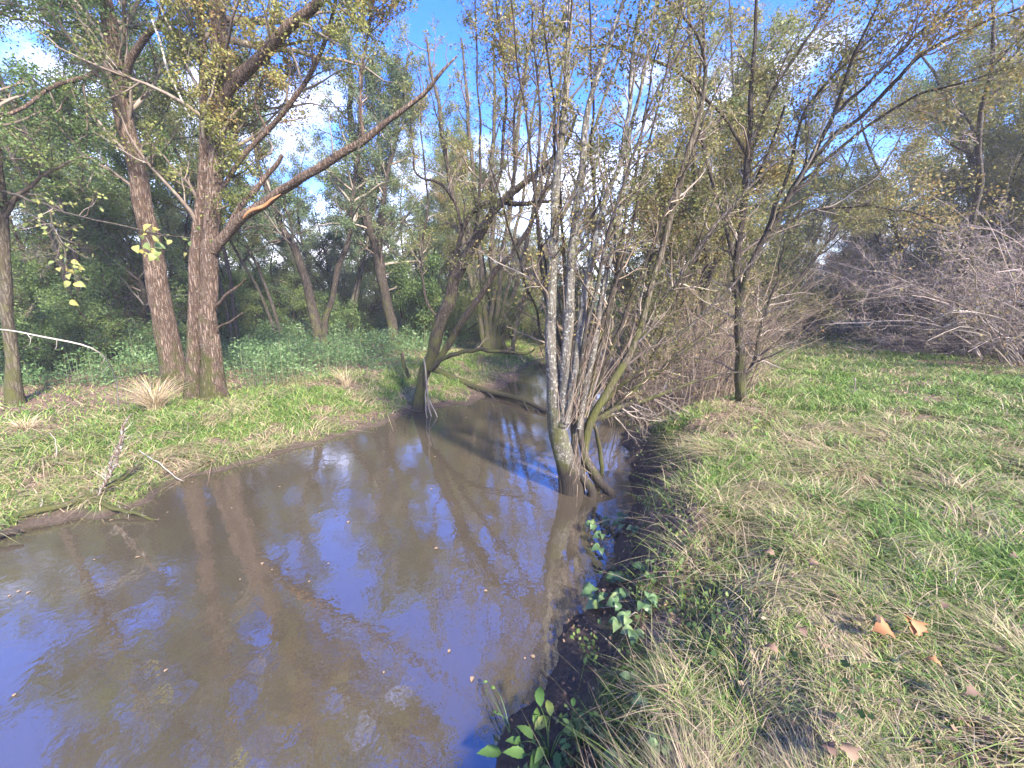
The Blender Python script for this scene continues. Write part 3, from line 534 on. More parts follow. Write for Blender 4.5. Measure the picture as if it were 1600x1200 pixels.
# central lichen-covered coppice
t8, b8 = hand_tree('coppiced_alder', 'pale lichen-covered alder with many stems rising from roots in the stream', 'tree', [
    dict(root=True, n=60, pts=[(896, 764, 4.6, 39.6), (884, 725, 4.58, 32.4), (874, 680, 4.56, 29.7), (867, 630, 4.55, 24.0), (862, 570, 4.55, 20.0), (860, 500, 4.55, 17.6), (861, 430, 4.55, 16.0), (866, 350, 4.5, 14.4), (870, 280, 4.5, 12.8), (878, 200, 4.5, 11.2), (888, 100, 4.5, 8.8), (894, 0, 4.45, 7.2), (900, -180, 4.4, 4.8)]),
    dict(n=50, pts=[(878, 665, 4.5, 18.0), (882, 620, 4.48, 17.6), (885, 560, 4.46, 16.8), (889, 480, 4.45, 16.8), (893, 410, 4.45, 15.2), (897, 350, 4.45, 13.6), (910, 270, 4.4, 11.2), (914, 200, 4.4, 10.4), (930, 130, 4.35, 8.0), (955, 60, 4.3, 6.4), (990, -40, 4.2, 4.8)]),
    dict(n=50, pts=[(885, 660, 4.45, 11.7), (897, 590, 4.4, 11.2), (905, 520, 4.4, 11.2), (916, 440, 4.4, 10.4), (930, 370, 4.4, 8.8), (947, 300, 4.4, 8.8), (972, 250, 4.4, 8.0), (985, 160, 4.4, 7.2), (988, 80, 4.4, 5.6), (1010, -60, 4.3, 4.0)]),
    dict(n=50, pts=[(905, 670, 4.5, 10.8), (918, 590, 4.6, 9.6), (934, 510, 4.7, 9.6), (945, 440, 4.8, 8.8), (962, 370, 4.9, 8.0), (976, 290, 5, 7.2), (983, 210, 5, 7.2), (1000, 140, 5, 5.6), (1020, 40, 5, 4.0), (1040, -60, 5, 2.4)]),
    dict(n=50, label='mossy leaning stem', mat=M['bark_mossy'], pts=[(914, 735, 4.75, 11.7), (914, 690, 4.75, 12.6), (924, 650, 4.75, 13.5), (948, 612, 4.8, 12.0), (975, 575, 4.9, 11.2), (1000, 525, 5, 10.4), (1018, 450, 5.1, 10.4), (1040, 370, 5.2, 10.4), (1062, 280, 5.3, 11.2), (1088, 200, 5.3, 8.8), (1107, 120, 5.3, 6.4), (1092, 50, 5.2, 4.8), (1040, 0, 5.1, 4.0), (980, -60, 5, 2.4)]),
    dict(name='root', root=True, n=24, mat=M['bark_root'], splay=1, pts=[(962, 778, 4.45, 13.5), (938, 755, 4.62, 14.4), (918, 725, 4.72, 13.5), (908, 690, 4.74, 11.7), (908, 650, 4.72, 9.0)]),
    dict(name='root', root=True, n=24, mat=M['bark_root'], pts=[(928, 772, 4.45, 13.5), (910, 745, 4.52, 13.5), (900, 715, 4.58, 12.6), (897, 680, 4.6, 10.8), (894, 640, 4.6, 8.1)]),
    dict(name='root', root=True, n=24, mat=M['bark_root'], pts=[(880, 760, 4.55, 10.8), (878, 735, 4.55, 12.6), (876, 700, 4.55, 12.6), (872, 660, 4.55, 9.0)]),
    dict(name='root', root=True, n=24, mat=M['bark_root'], pts=[(946, 768, 4.75, 10.8), (930, 750, 4.8, 10.8), (918, 722, 4.8, 10.8), (912, 690, 4.78, 9.0)]),
    dict(name='root', root=True, n=16, mat=M['bark_mossy'], pts=[(942, 735, 5.1, 7.2), (938, 705, 5.1, 6.3), (932, 680, 5.0, 6.3), (925, 655, 4.85, 5.4)]),
    dict(name='low_branch', n=40, mat=M['bark_dark'], pts=[(905, 668, 4.8, 7.2), (928, 658, 4.9, 8.1), (955, 640, 5, 8.1), (1000, 628, 5.1, 6.4), (1045, 612, 5.2, 5.6), (1085, 596, 5.3, 4.8), (1130, 584, 5.4, 4.0), (1160, 580, 5.5, 2.4)]),
    dict(name='low_branch', n=30, mat=M['bark_dark'], pts=[(928, 658, 4.9, 5.4), (950, 650, 5, 4.5), (985, 650, 5.2, 4.5), (1020, 650, 5.3, 4.5), (1060, 635, 5.4, 2.4)]),
    dict(name='pole', n=30, mat=M['bark_grey'], pts=[(1040, 545, 5.3, 4.0), (1075, 512, 5.3, 4.8), (1110, 480, 5.3, 4.8), (1145, 445, 5.3, 4.0), (1180, 405, 5.3, 3.2), (1215, 360, 5.3, 2.4)]),
    dict(n=40, mat=M['bark_grey'], pts=[(955, 600, 4.85, 5.6), (985, 545, 5, 6.4), (1015, 500, 5.2, 6.4), (1055, 440, 5.4, 6.4), (1090, 390, 5.5, 5.6), (1130, 335, 5.6, 4.8), (1175, 290, 5.7, 4.0), (1250, 210, 5.8, 2.4)]),
    dict(n=40, mat=M['bark_grey'], pts=[(900, 620, 4.5, 6.4), (915, 520, 4.3, 6.4), (940, 400, 4.2, 5.6), (970, 300, 4.1, 4.8), (1010, 180, 4, 4.0), (1070, 60, 3.9, 3.2), (1150, -50, 3.8, 2.4)]),
    dict(n=40, mat=M['bark_grey'], pts=[(870, 620, 4.6, 6.4), (858, 500, 4.7, 6.4), (845, 400, 4.8, 5.6), (836, 300, 4.9, 4.8), (845, 180, 5, 4.0), (835, 60, 5, 3.2), (825, -60, 5, 2.4)]),
], M['bark_lichen'], M['twig'], M['leaf_bronze'], [
    dict(sel=[0, 1, 2, 3], L1=(20, .35, 1, .4, .8), k2=6, k3=4, leaf=.034, nleaf=3, spread=.05, len1=.85, up=.1, wob=.18, tipR=.0011),
    dict(sel=[4, 13, 14, 15], L1=(18, .2, 1, .4, .8), k2=6, k3=4, leaf=.034, nleaf=2.5, spread=.05, len1=.8, up=.1, wob=.2, tipR=.0011),
    dict(sel=[10, 11], L1=(14, .2, 1, .4, .8), k2=5, k3=2, leaf=.03, nleaf=0, len1=.5, up=-.1, wob=.22, tipR=.0011)],
    knob=.09, wobamp=.012, splay=1.1)
def fan(root, items, mat, crownkw, twig, leafm):
    base = np.array(root.location); built = []
    for (x0, y0, x1, y1, x2, y2, Y, w_) in items:
        P, Rr = stem([(x0, y0, Y, w_), ((x0 * .6 + x1 * .4), (y0 * .6 + y1 * .4), Y - .03, w_), (x1, y1, Y - .1, w_ * .8), (x2, y2, Y - .3, w_ * .4)], 40); P = wobble(P, .02)
        g = Geo(); g.tubes(P[None], Rr[None], 8, knob=.06); g.build('stem', [mat], root, base); built.append((P, Rr))
    g = Geo(); crown_from(g, built, **crownkw); g.build('crown', [twig, leafm], root, base)
fan(t8, [(902, 660, 850, 420, 790, -60, 4.7, 6), (900, 650, 880, 380, 845, -60, 4.9, 6), (908, 640, 960, 440, 1030, 60, 4.9, 7), (915, 650, 1000, 430, 1130, 120, 5.1, 7), (920, 650, 1030, 480, 1210, 230, 5.3, 6),
         (912, 640, 985, 360, 1075, -40, 4.7, 6), (925, 660, 1060, 560, 1180, 470, 5.3, 5), (905, 650, 930, 350, 920, -60, 4.9, 6), (918, 655, 1020, 560, 1120, 300, 5.5, 6), (898, 655, 840, 500, 760, 240, 5.1, 5), (922, 665, 1000, 600, 1100, 520, 5.2, 4)],
    M['bark_dark'], dict(L1=(12, .2, 1, .4, .8), k2=6, k3=4, leaf=.034, nleaf=1.2, spread=.05, len1=.7, up=.08, wob=.22, tipR=.0011), M['twig_red'], M['leaf_bronze'])
# shoots springing from the coppice
base8 = np.array(t8.location)
P0 = at(893, 655, 4.45)[0]; nS = 46
sh = [P0[None] + rng.normal(size=(nS, 3)) * np.array([.10, .06, .05])]; d = nrm(np.stack([rng.normal(size=nS) * .3 + .12, rng.normal(size=nS) * .25 - .05, np.ones(nS)], 1))
Ls = .5 + 1.3 * rng.random(nS)
for j in range(8):
    sh.append(sh[-1] + d * (Ls / 8)[:, None]); d = nrm(d + rng.normal(size=d.shape) * .06)
sh = np.stack(sh, 1); g = Geo(); g.tubes(sh, np.linspace(.0042, .0016, 9)[None] * (.6 + .8 * rng.random((nS, 1))), 4)
K, kr = kids(sh, np.full(sh.shape[:2], .002), 2, .4, 1, .3, .5, .1, .1, 5, rmin=.001); g.tubes(K, kr, 3)
P1 = at(906, 700, 4.5)[0]
g2 = [P1[None] + rng.normal(size=(18, 3)) * np.array([.05, .04, .12])]; d = nrm(np.stack([rng.normal(size=18) * .12, rng.normal(size=18) * .2, -np.ones(18)], 1))
for j in range(6): g2.append(g2[-1] + d * .075); d = nrm(d + rng.normal(size=d.shape) * .15)
g.tubes(np.stack(g2, 1), np.full((18, 7), .0025), 4)
g.build('sprouts', [M['twig_red']], t8, base8)

# mossy crooked tree and the small tree on the right bank
hand_tree('willow_tree', 'crooked ivy-green tree behind the small right-bank thorn', 'tree', [
    dict(name='trunk', root=True, n=50, pts=[(1110, 600, 9.3, 20), (1106, 560, 9.3, 16), (1103, 500, 9.3, 17), (1099, 450, 9.3, 16), (1104, 420, 9.3, 18), (1112, 400, 9.3, 15), (1096, 370, 9.3, 14), (1086, 330, 9.3, 12), (1087, 270, 9.3, 11), (1078, 190, 9.3, 9), (1082, 60, 9.3, 7), (1070, -100, 9.2, 4)]),
    dict(n=30, pts=[(1108, 405, 9.3, 10), (1130, 385, 9.2, 9), (1142, 350, 9.1, 8), (1128, 320, 9.1, 7), (1140, 260, 9, 6), (1175, 160, 9, 4)]),
    dict(n=30, pts=[(1092, 350, 9.3, 9), (1065, 330, 9.2, 8), (1040, 322, 9.1, 6), (1010, 312, 9, 4)]),
    dict(n=24, pts=[(1088, 280, 9.3, 7), (1110, 220, 9.2, 6), (1150, 150, 9.1, 5), (1210, 60, 9, 3)]),
], M['bark_mossy'], M['twig'], M['leaf_olive'], [dict(sel=[0, 1, 2, 3], L1=(20, .1, 1, .4, .9), k2=7, k3=5, leaf=.055, nleaf=5, spread=.06, len1=1.3, up=.04, wob=.2, tipR=.002)], wobamp=.04)
t11, b11 = hand_tree('thorn_tree', 'slim dark thorn tree on the right bank with long branches sweeping up right', 'tree', [
    dict(name='trunk', root=True, n=50, pts=[(1160, 655, 6.1, 25), (1158, 615, 6.1, 19), (1157, 560, 6.1, 16), (1154, 500, 6.1, 14), (1151, 430, 6.1, 12), (1152, 390, 6.1, 12), (1163, 340, 6.1, 10), (1169, 250, 6.1, 9), (1173, 160, 6.1, 8), (1180, 50, 6.1, 6), (1190, -80, 6, 4)]),
    dict(n=50, pts=[(1154, 480, 6.1, 8), (1168, 425, 6.0, 9), (1186, 385, 6.0, 10), (1215, 335, 5.9, 11), (1250, 280, 5.8, 10), (1275, 235, 5.7, 9), (1302, 180, 5.6, 7), (1322, 118, 5.5, 6), (1350, 48, 5.4, 5), (1390, -20, 5.3, 4), (1430, -100, 5.2, 2)]),
    dict(n=40, pts=[(1255, 270, 5.8, 7), (1300, 215, 5.6, 8), (1345, 182, 5.5, 8), (1400, 125, 5.3, 8), (1450, 78, 5.1, 7), (1520, 42, 4.9, 6), (1600, 12, 4.7, 5), (1700, -40, 4.5, 3)]),
    dict(n=40, pts=[(1302, 180, 5.6, 6), (1345, 140, 5.5, 6), (1392, 98, 5.4, 6), (1440, 48, 5.3, 5), (1500, 5, 5.2, 5), (1570, -50, 5, 3)]),
    dict(n=40, pts=[(1168, 260, 6.1, 6), (1185, 205, 6.1, 6), (1202, 148, 6.05, 6), (1240, 92, 6, 6), (1282, 32, 5.9, 5), (1320, -30, 5.8, 3)]),
    dict(n=40, pts=[(1240, 295, 5.85, 6), (1290, 250, 5.7, 6), (1350, 200, 5.6, 6), (1430, 150, 5.4, 5), (1500, 130, 5.2, 4), (1620, 95, 5, 3)]),
    dict(n=40, pts=[(1195, 365, 6, 6), (1240, 250, 5.9, 6), (1250, 180, 5.9, 5), (1300, 120, 5.8, 5), (1400, 20, 5.6, 4), (1450, -60, 5.5, 3)]),
    dict(n=30, pts=[(1160, 600, 6.1, 6), (1180, 560, 6.1, 6), (1190, 500, 6.1, 5), (1215, 440, 6.1, 4), (1225, 380, 6.1, 3)]),
    dict(n=30, pts=[(1152, 420, 6.1, 6), (1130, 340, 6.1, 6), (1105, 260, 6.1, 6), (1090, 170, 6.1, 5), (1100, 60, 6, 4), (1090, -60, 6, 3)]),
    dict(n=30, pts=[(1170, 250, 6.1, 5), (1130, 180, 6.1, 5), (1060, 110, 6.0, 5), (960, 70, 5.9, 4), (900, 75, 5.8, 3)]),
    dict(n=30, pts=[(1195, 370, 6, 5), (1260, 330, 5.9, 5), (1340, 320, 5.7, 4), (1420, 330, 5.6, 3), (1460, 345, 5.5, 2)]),
], M['bark_dark'], M['twig'], M['leaf_bronze'], [
    dict(sel=[0, 1, 2, 3, 4, 5, 6, 8, 9, 10], L1=(16, .25, 1, .4, .7), k2=6, k3=4, leaf=.038, nleaf=5, spread=.06, len1=1.0, up=.06, wob=.17, tipR=.0013),
    dict(sel=[0, 7], L1=(20, .1, .7, .4, 1), k2=5, k3=3, leaf=.03, nleaf=.1, len1=.7, up=.0, wob=.22, tipR=.0013)], wobamp=.015)

# ------------------------------------------------------------------ tangles of bare shoots
def tangle(name, label, cat, x, y, n, h, rad, twigm, leafm, arch=.5, r0=.008, k2=5, k3=3, leaf=.035, nleaf=.3, group=None, lean=(0, 0), N=9, t0=.1, wb=.32, rat=.3):
    z = float(H(x, y)[0]); base = np.array([x, y, max(z, 0.) - .02]); root = empty(name, base, label, cat, group)
    a = rng.random(n) * 2 * math.pi; rr = np.sqrt(rng.random(n)) * rad * .45
    p = np.stack([x + np.cos(a) * rr, y + np.sin(a) * rr, np.zeros(n)], 1); p[:, 2] = np.maximum(H(p[:, 0], p[:, 1]), -.1) - .05
    d = nrm(np.stack([np.cos(a) * arch * rng.random(n) + lean[0], np.sin(a) * arch * rng.random(n) + lean[1], np.ones(n)], 1))
    ln = h * (.5 + .7 * rng.random(n)); out = [p]; ph = rng.random((n, 1)) * 2 * math.pi
    for j in range(N - 1):
        p = p + d * (ln / (N - 1))[:, None]; out.append(p)
        d = nrm(d + rng.normal(size=d.shape) * .14 + np.stack([np.cos(a) * .06, np.sin(a) * .06, np.full(n, -.05 - .06 * arch)], 1))
    P = np.stack(out, 1); rad0 = r0 * (.5 + .9 * rng.random((n, 1))) * np.linspace(1, .3, N)[None]
    g = Geo(); g.tubes(P, rad0, 6); g.build('stems', [twigm], root, base)
    g = Geo(); A, a_ = kids(P, rad0, k2, t0, 1, rat, .9, wb, .04, 7, rf=.6, rmin=r0 * .22); g.tubes(A, a_, 4)
    B, b_ = kids(A, a_, k3, .15, 1, .45, .9, wb, .0, 6, rf=.6, rmin=r0 * .16); g.tubes(B, b_, 3)
    if nleaf: g.leaves(leafpts(B, nleaf, .02), leaf, 1)
    g.build('twigs', [twigm, leafm], root, base)
    return root
def tp(px, Y): p, _ = at(px, 600, Y); return p[0], Y
for i, (px, Y, n, h, lab) in enumerate([
    (985, 7.4, 42, 2.6, 'tangle of bare reddish shoots behind the lichen-covered alder'),
    (1050, 8.3, 46, 3.0, 'wide tangle of arching bare twigs over the far water, left of the crooked tree'),
    (1075, 6.6, 34, 2.2, 'bare brown bush between the leaning mossy stem and the small thorn tree'),
    (1125, 7.6, 36, 2.6, 'reddish twiggy bush just behind the small thorn tree'),
    (1128, 7.0, 44, 2.4, 'dense reddish brown bush around the foot of the small thorn tree, nearest the meadow'),
    (1130, 9.4, 46, 3.2, 'tall reddish bush further back along the meadow edge'),
    (1120, 11.5, 46, 3.6, 'tall twiggy bush screening the stream, furthest back on the right bank')]):
    x, y = tp(px, Y)
    tangle('thorn_bush', lab, 'bush', x, y, n, h, 1.1, M['twig_red'], M['leaf_olive'], arch=.45, r0=.0075, k2=8, k3=5, nleaf=.12, group='bare bushes along the right bank')
# bare thicket on the right of the meadow
labs = ['low purple-grey thorn bush at the right edge of the meadow, nearest the camera', 'pale-twigged thorn bush overhanging the brush pile', 'bare thorn bush with upright mossy stems behind the brush pile',
        'purple-grey bush on the right side of the dark tunnel', 'dark bush deeper inside the tunnel on its right side', 'dark bush on the left side of the tunnel', 'grey bush beyond the right edge thicket', 'tall bare thorn at the far right edge', 'bare bush filling the thicket between tunnel and brush pile',
        'twiggy bush behind the tunnel, right', 'twiggy bush behind the tunnel, left']
for i, (px, Y, n, h, rd, ar, ln_) in enumerate([(1700, 8.6, 60, 3.8, 2.2, .9, -.3), (1600, 10.6, 64, 4.5, 2.6, .8, -.2), (1500, 12.8, 64, 5.2, 3.0, .7, -.1), (1412, 17.5, 70, 5.4, 2.0, .3, -.34), (1418, 20.5, 60, 6., 2.2, .3, -.4), (1212, 18.0, 70, 5.4, 1.8, .3, .38), (1580, 15, 60, 5.6, 4, .8, 0),
        (1665, 9.6, 60, 4.4, 2.6, .8, -.2), (1425, 15.2, 60, 4.8, 3.2, .6, -.1), (1430, 21., 60, 6, 3, .7, -.2), (1215, 22., 60, 6, 3, .7, .2)]):
    x, y = tp(px, Y)
    tangle('thorn_bush', labs[i], 'bush', x, y, n, h, rd * 1.6, M['twig_purple' if i % 3 else 'twig'], M['leaf_bronze'], arch=ar, r0=.020, k2=10, k3=9, leaf=.055, nleaf=.35, group='bare thorn thicket beside the meadow', lean=(ln_, 0), t0=.5 if Y > 16.5 else .28, rat=.26, wb=.36)

# ------------------------------------------------------------------ background trees (copied)
def proto(name, h, leafm, twigm, barkm, nst, leaf, k1, k2, k3, nleaf, len1, spread=.25, up=.08, lowcrown=.2, wob=.18, r0=.12):
    root = empty(name, (0, 0, 0), 'x', 'tree'); P, Rr = [], []; N = 12
    for i in range(nst):
        a = rng.random() * 6.28; d = np.array([math.cos(a) * spread, math.sin(a) * spread, 1.]); p = np.array([math.cos(a) * .15, math.sin(a) * .15, -.3]); q = [p.copy()]
        hh = h * (.75 + .3 * rng.random()) / (N - 1)
        for j in range(N - 1): d = nrm(d); p = p + d * hh; q.append(p.copy()); d = d + rng.normal(size=3) * .10
        P.append(q); Rr.append(np.linspace(r0, .02, N) * (.7 + .4 * rng.random()))
    P = np.array(P); Rr = np.array(Rr); g = Geo(); g.tubes(P, Rr, 8, knob=.08)
    A, a = kids(P, Rr, k1, lowcrown, 1, .4, .9, wob, up, 8, rf=.5, rmin=.008, absL=len1); g.tubes(A[a[:, 0] > .012], a[a[:, 0] > .012], 5)
    g.build('trunk', [barkm], root)
    g = Geo(); B, b = kids(A, a, k2, .15, 1, .45, .8, wob, up * .6, 6, rf=.6, rmin=.005); g.tubes(B, b, 3)
    C, c = kids(B, b, k3, .15, 1, .42, .8, wob, 0, 4, rf=.6, rmin=.0035); g.tubes(C, c, 3)
    Q = np.concatenate([leafpts(C, nleaf, .11), leafpts(B, nleaf * .5, .08)])
    rv = np.clip(.45 * rng.random(len(Q)) + .9 * (fbm(Q[:, 0] + Q[:, 2] * .6, Q[:, 1] - Q[:, 2] * .6, .9, 41) - .22), 0, 1)
    g.leaves(Q, leaf, 1, rv=rv); g.build('crown', [twigm, leafm], root)
    return root
protos = {
 'green': proto('background_tree', 11, M['leaf_green'], M['twig'], M['bark_grey'], 2, .07, 28, 7, 7, 20, 3.0, lowcrown=.12),
 'grey': proto('background_willow', 9, M['leaf_grey'], M['twig'], M['bark_dark'], 4, .062, 15, 7, 7, 17, 2.4, spread=.5, lowcrown=.05, up=-.02),
 'olive': proto('background_tree', 11, M['leaf_olive'], M['twig'], M['bark_grey'], 3, .062, 17, 7, 7, 17, 2.8, spread=.35, lowcrown=.1),
 'bronze': proto('background_tree', 10, M['leaf_bronze'], M['twig'], M['bark_dark'], 3, .058, 17, 7, 7, 14, 2.6, spread=.4, lowcrown=.12),
 'shrub': proto('background_shrub', 3.4, M['leaf_green'], M['twig'], M['bark_dark'], 5, .055, 11, 6, 6, 14, 1.1, spread=.8, lowcrown=.02, r0=.04),
 'high': proto('slender_tree', 12, M['leaf_olive'], M['twig'], M['bark_grey'], 2, .055, 22, 7, 7, 15, 2.4, spread=.2, lowcrown=.42, r0=.09),
 'bare': proto('bare_tree', 9, M['leaf_bronze'], M['twig_purple'], M['bark_grey'], 4, .06, 18, 8, 6, 1.5, 2.4, spread=.4, lowcrown=.05),
}
LAB = {
 'green': ('dark green leafy tree in the wood behind the stream', 'tree', 'green trees in the wood behind'),
 'grey': ('grey-green bushy willow in the wood behind the stream', 'tree', 'grey-green willows in the wood behind'),
 'olive': ('olive and yellow leafed tree rising behind the stream', 'tree', 'olive trees in the wood behind'),
 'bronze': ('thin-crowned tree with bronze autumn leaves behind the bushes', 'tree', 'bronze-leaved trees behind the bushes'),
 'shrub': ('low green shrub in the shade under the woodland trees', 'shrub', 'shrubs under the woodland trees'),
 'high': ('slender trunked tree with its leafy crown only high up', 'tree', 'slender high-crowned trees behind the left bank'),
 'bare': ('nearly bare grey-brown tree among the leafy ones', 'tree', 'bare trees among the leafy ones'),
}
used = set()
def place(kind, x, y, s=1., zs=1.):
    src = protos[kind]
    if kind in used:
        o = src.copy(); S.collection.objects.link(o)
        for ch in src.children:
            c = ch.copy(); S.collection.objects.link(c); c.parent = o
    else: o = src; used.add(kind)
    o.location = (x, y, float(H(x, y)[0])); o.rotation_euler = (0, 0, rng.random() * 6.28); o.scale = (s, s, s * zs)
    l, c, g_ = LAB[kind]; tag(o, l, c, g_)
    return o
bgl = [  # kind, px, Y, scale
 ('green', -40, 13, 1), ('green', 60, 15.5, .95), ('grey', 130, 13.5, .8), ('green', 235, 17, 1.1), ('grey', 330, 15.5, .85), ('olive', 390, 21, 1.05),
 ('green', 300, 22, 1.2), ('grey', 430, 21, .9), ('olive', 520, 20, .9), ('grey', 560, 23, 1.0), ('green', 620, 26, 1.0), ('grey', 650, 19.5, .75), ('olive', 700, 24, .95),
 ('bare', 690, 21, .9), ('bronze', 760, 23, .95), ('grey', 800, 29, .8), ('bare', 840, 24, .8), ('bronze', 980, 22, .9), ('olive', 1030, 19, .9), ('bare', 960, 17, .75),
 ('bronze', 1090, 15.5, .95), ('olive', 1150, 20, 1.1), ('bronze', 1210, 15, .95), ('olive', 1250, 22, 1.1), ('green', 1415, 23, 1.1), 
 ('olive', 1420, 19.5, 1.05), ('green', 1500, 21, 1.1), ('olive', 1560, 17.5, 1.05), ('bronze', 1640, 15, 1.0), ('green', 1740, 14, 1.1), ('olive', 1760, 18, 1.1),
 ('green', 0, 22, 1.2), ('green', 120, 25, 1.2), ('olive', 180, 20, 1.0), ('green', -100, 18, 1.1), ('bare', 260, 13.5, .6),
 ('green', 1400, 20, .8), ('olive', 1450, 15, .85), ('olive', 1225, 17, .75), ('green', 1490, 18, .9), ('shrub', 1420, 17, 1.), ('shrub', 1500, 14.5, 1.), ('shrub', 1600, 12, 1.), ('shrub', 1220, 19, 1.), ('high', 445, 16.5, .95), ('high', 545, 17, .9), ('high', 370, 14, .9), ('high', 700, 19, .9), ('high', 130, 11.5, .9), ('bronze', 1425, 13, .9), ('bronze', 1560, 13.5, 1.15), ('olive', 1690, 11, 1.15), ('bare', 1500, 11.5, 1.0), ('olive', 1205, 14, 1.0), ('olive', 800, 15, .7), ('bronze', 1010, 10.5, .8),
 ('grey', 470, 22, .8), ('grey', 560, 20.5, .75), ('olive', 640, 21, .85), ('grey', 730, 26, .8), ('olive', 780, 20, .7), ('green', 700, 30, 1.0),  ('green', 20, 11.5, .7), ('bronze', 1170, 12.5, .8), ('bronze', 1060, 12, .7), ('bronze', 1560, 12.5, .8), ('olive', 1650, 12.5, .9), ('bronze', 900, 19, .55),
 ('shrub', 60, 11.5, 1), ('shrub', 150, 10.6, .9), ('shrub', 110, 13.5, 1.2), ('shrub', 220, 12.2, .9), ('shrub', 380, 17.5, 1.2), ('shrub', 560, 19, 1.1), ('shrub', 440, 19, 1.2), ('shrub', 660, 17.5, 1.1), ('shrub', -20, 10.2, .9), ('shrub', 700, 18.5, 1.2), ('shrub', 330, 14.5, .9),
 ('shrub', 1000, 14.5, 1.0), ('shrub', 870, 20, 1.2), ('shrub', 925, 21, 1.2), ('shrub', 1130, 14, 1.2)]
for k, px, Y, s in bgl: place(k, tp(px, Y)[0], Y, s, 1 + .1 * rng.normal())
# second, farther rank closing the view
for px in range(-140, 1800, 74):
    Y = 31 + 9 * rng.random() + (14 if 1220 < px < 1400 else 0); k = ['green', 'grey', 'olive', 'bronze'][rng.integers(4)] if px > 500 else ['green', 'grey', 'grey', 'olive'][rng.integers(4)]
    if 840 < px < 980: Y += 12; s = .7
    else: s = .9 if px > 700 else 1.0
    place(k, tp(px, Y)[0], Y, s)
# continuous low scrub closing the horizon between the trunks
def far_scrub():
    n = 80000; px = -200 + 2000 * rng.random(n); Y = 30 + 18 * rng.random(n); u = (px - 800) / FPX; x = u * Y * 1.0
    z = rng.random(n) ** 1.3 * (3.2 + 2.6 * fbm(x, Y, .16, 50)); keep = ~((px > 1250) & (px < 1390) & (Y < 41))
    P = np.stack([x, Y, z + .3], 1)[keep]; g = Geo(); g.leaves(P, .24, 0, rv=np.clip(rng.random(len(P)) * .5 + fbm(P[:, 0], P[:, 2], .7, 51) * .7 - .1, 0, 1))
    o = g.build('far_scrub', [M['leaf_grey']], None); tag(o, 'far mass of grey-green scrub closing the view beyond the trees', 'scrub', kind='stuff')
far_scrub()

# ------------------------------------------------------------------ undergrowth on the left
def undergrowth():
    n = 190000; px = -80 + 1000 * rng.random(n); Y = 8.5 + 20 * rng.random(n) ** 1.2; x = (px - 800) / FPX * Y
    z, dl, dr, ins, right = terrain(x, Y)
    dens = np.where(right, 0, ss(2.6, 4.4, dl + 1.2 * (fbm(x, Y, .8, 61) - .5))) * ss(.30, .45, fbm(x, Y, .55, 62) + .25 * ss(9, 12, Y) * (x > -9) - .12 * (x < -7.5) * (Y < 10.5))
    k = (rng.random(n) < dens) & ~ins; x, Y, z = x[k], Y[k], z[k]
    hh = .10 + .85 * ss(.3, .75, fbm(x, Y, 1.4, 63)); P = np.stack([x, Y, z + hh * rng.random(len(x)) ** .7], 1)
    g = Geo(); g.leaves(P, (.035 + .0035 * P[:, 1]), 0, aspect=.4, droop=.1, rv=np.clip(.6 * rng.random(len(P)) + .8 * (fbm(x, Y, .9, 64) - .3), 0, 1))
    m = len(P) // 12; b = P[:m]; st = np.stack([np.stack([b[:, 0], b[:, 1], z[:m] - .02], 1), b + rng.normal(size=b.shape) * .03 + np.array([0, 0, .1])], 1)
    g.tubes(st, np.full((m, 2), .004), 3)
    tag(g.build('undergrowth', [M['nettle']], None), 'knee-high green nettles and ground plants beneath the left-bank trees', 'undergrowth', kind='stuff')
undergrowth()

# ------------------------------------------------------------------ grass
def blades(x, y, z, L_, W_, rv, lean, seg=3, g=None, direc=None):
    n = len(x); a = rng.random(n) * 2 * math.pi if direc is None else direc; ln = lean * (.4 + 1.2 * rng.random(n))
    dx, dy = np.cos(a), np.sin(a); px_, py_ = -dy, dx; b = rng.random(n) * 2 * math.pi; px_, py_ = np.cos(b), np.sin(b)
    rows = []
    for j in range(seg):
        t = j / seg; h = L_ * (t - .35 * ln * t * t); o = L_ * ln * t * t ; wj = W_ * (1 - .55 * t)
        c = np.stack([x + dx * o, y + dy * o, z + np.maximum(h, 0)], 1); s_ = np.stack([px_ * wj, py_ * wj, np.zeros(n)], 1) * .5
        rows += [c - s_, c + s_]
    h = L_ * (1 - .35 * ln); o = L_ * ln; rows.append(np.stack([x + dx * o, y + dy * o, z + np.maximum(h, 0)], 1))
    V = np.stack(rows, 1); k = 2 * seg + 1; b0 = np.arange(n)[:, None] * k
    q = np.concatenate([b0 + np.array([2 * j, 2 * j + 1, 2 * j + 3, 2 * j + 2]) for j in range(seg - 1)]); t3_ = b0 + np.array([2 * seg - 2, 2 * seg - 1, 2 * seg])
    g.add(V.reshape(-1, 3), q, np.repeat(rv, k)); g.add(V.reshape(-1, 3)[:0], t3_ - 0 - (g.n - 0) + (g.n - n * k), np.zeros(0))
def lay(n, Ymax, power, side):
    r = rng.random(n); Y = .35 * (Ymax / .35) ** (r ** power); px = -60 + 1740 * rng.random(n); x = (px - 800) / FPX * (Y * 1.0 + .35)
    return x, Y
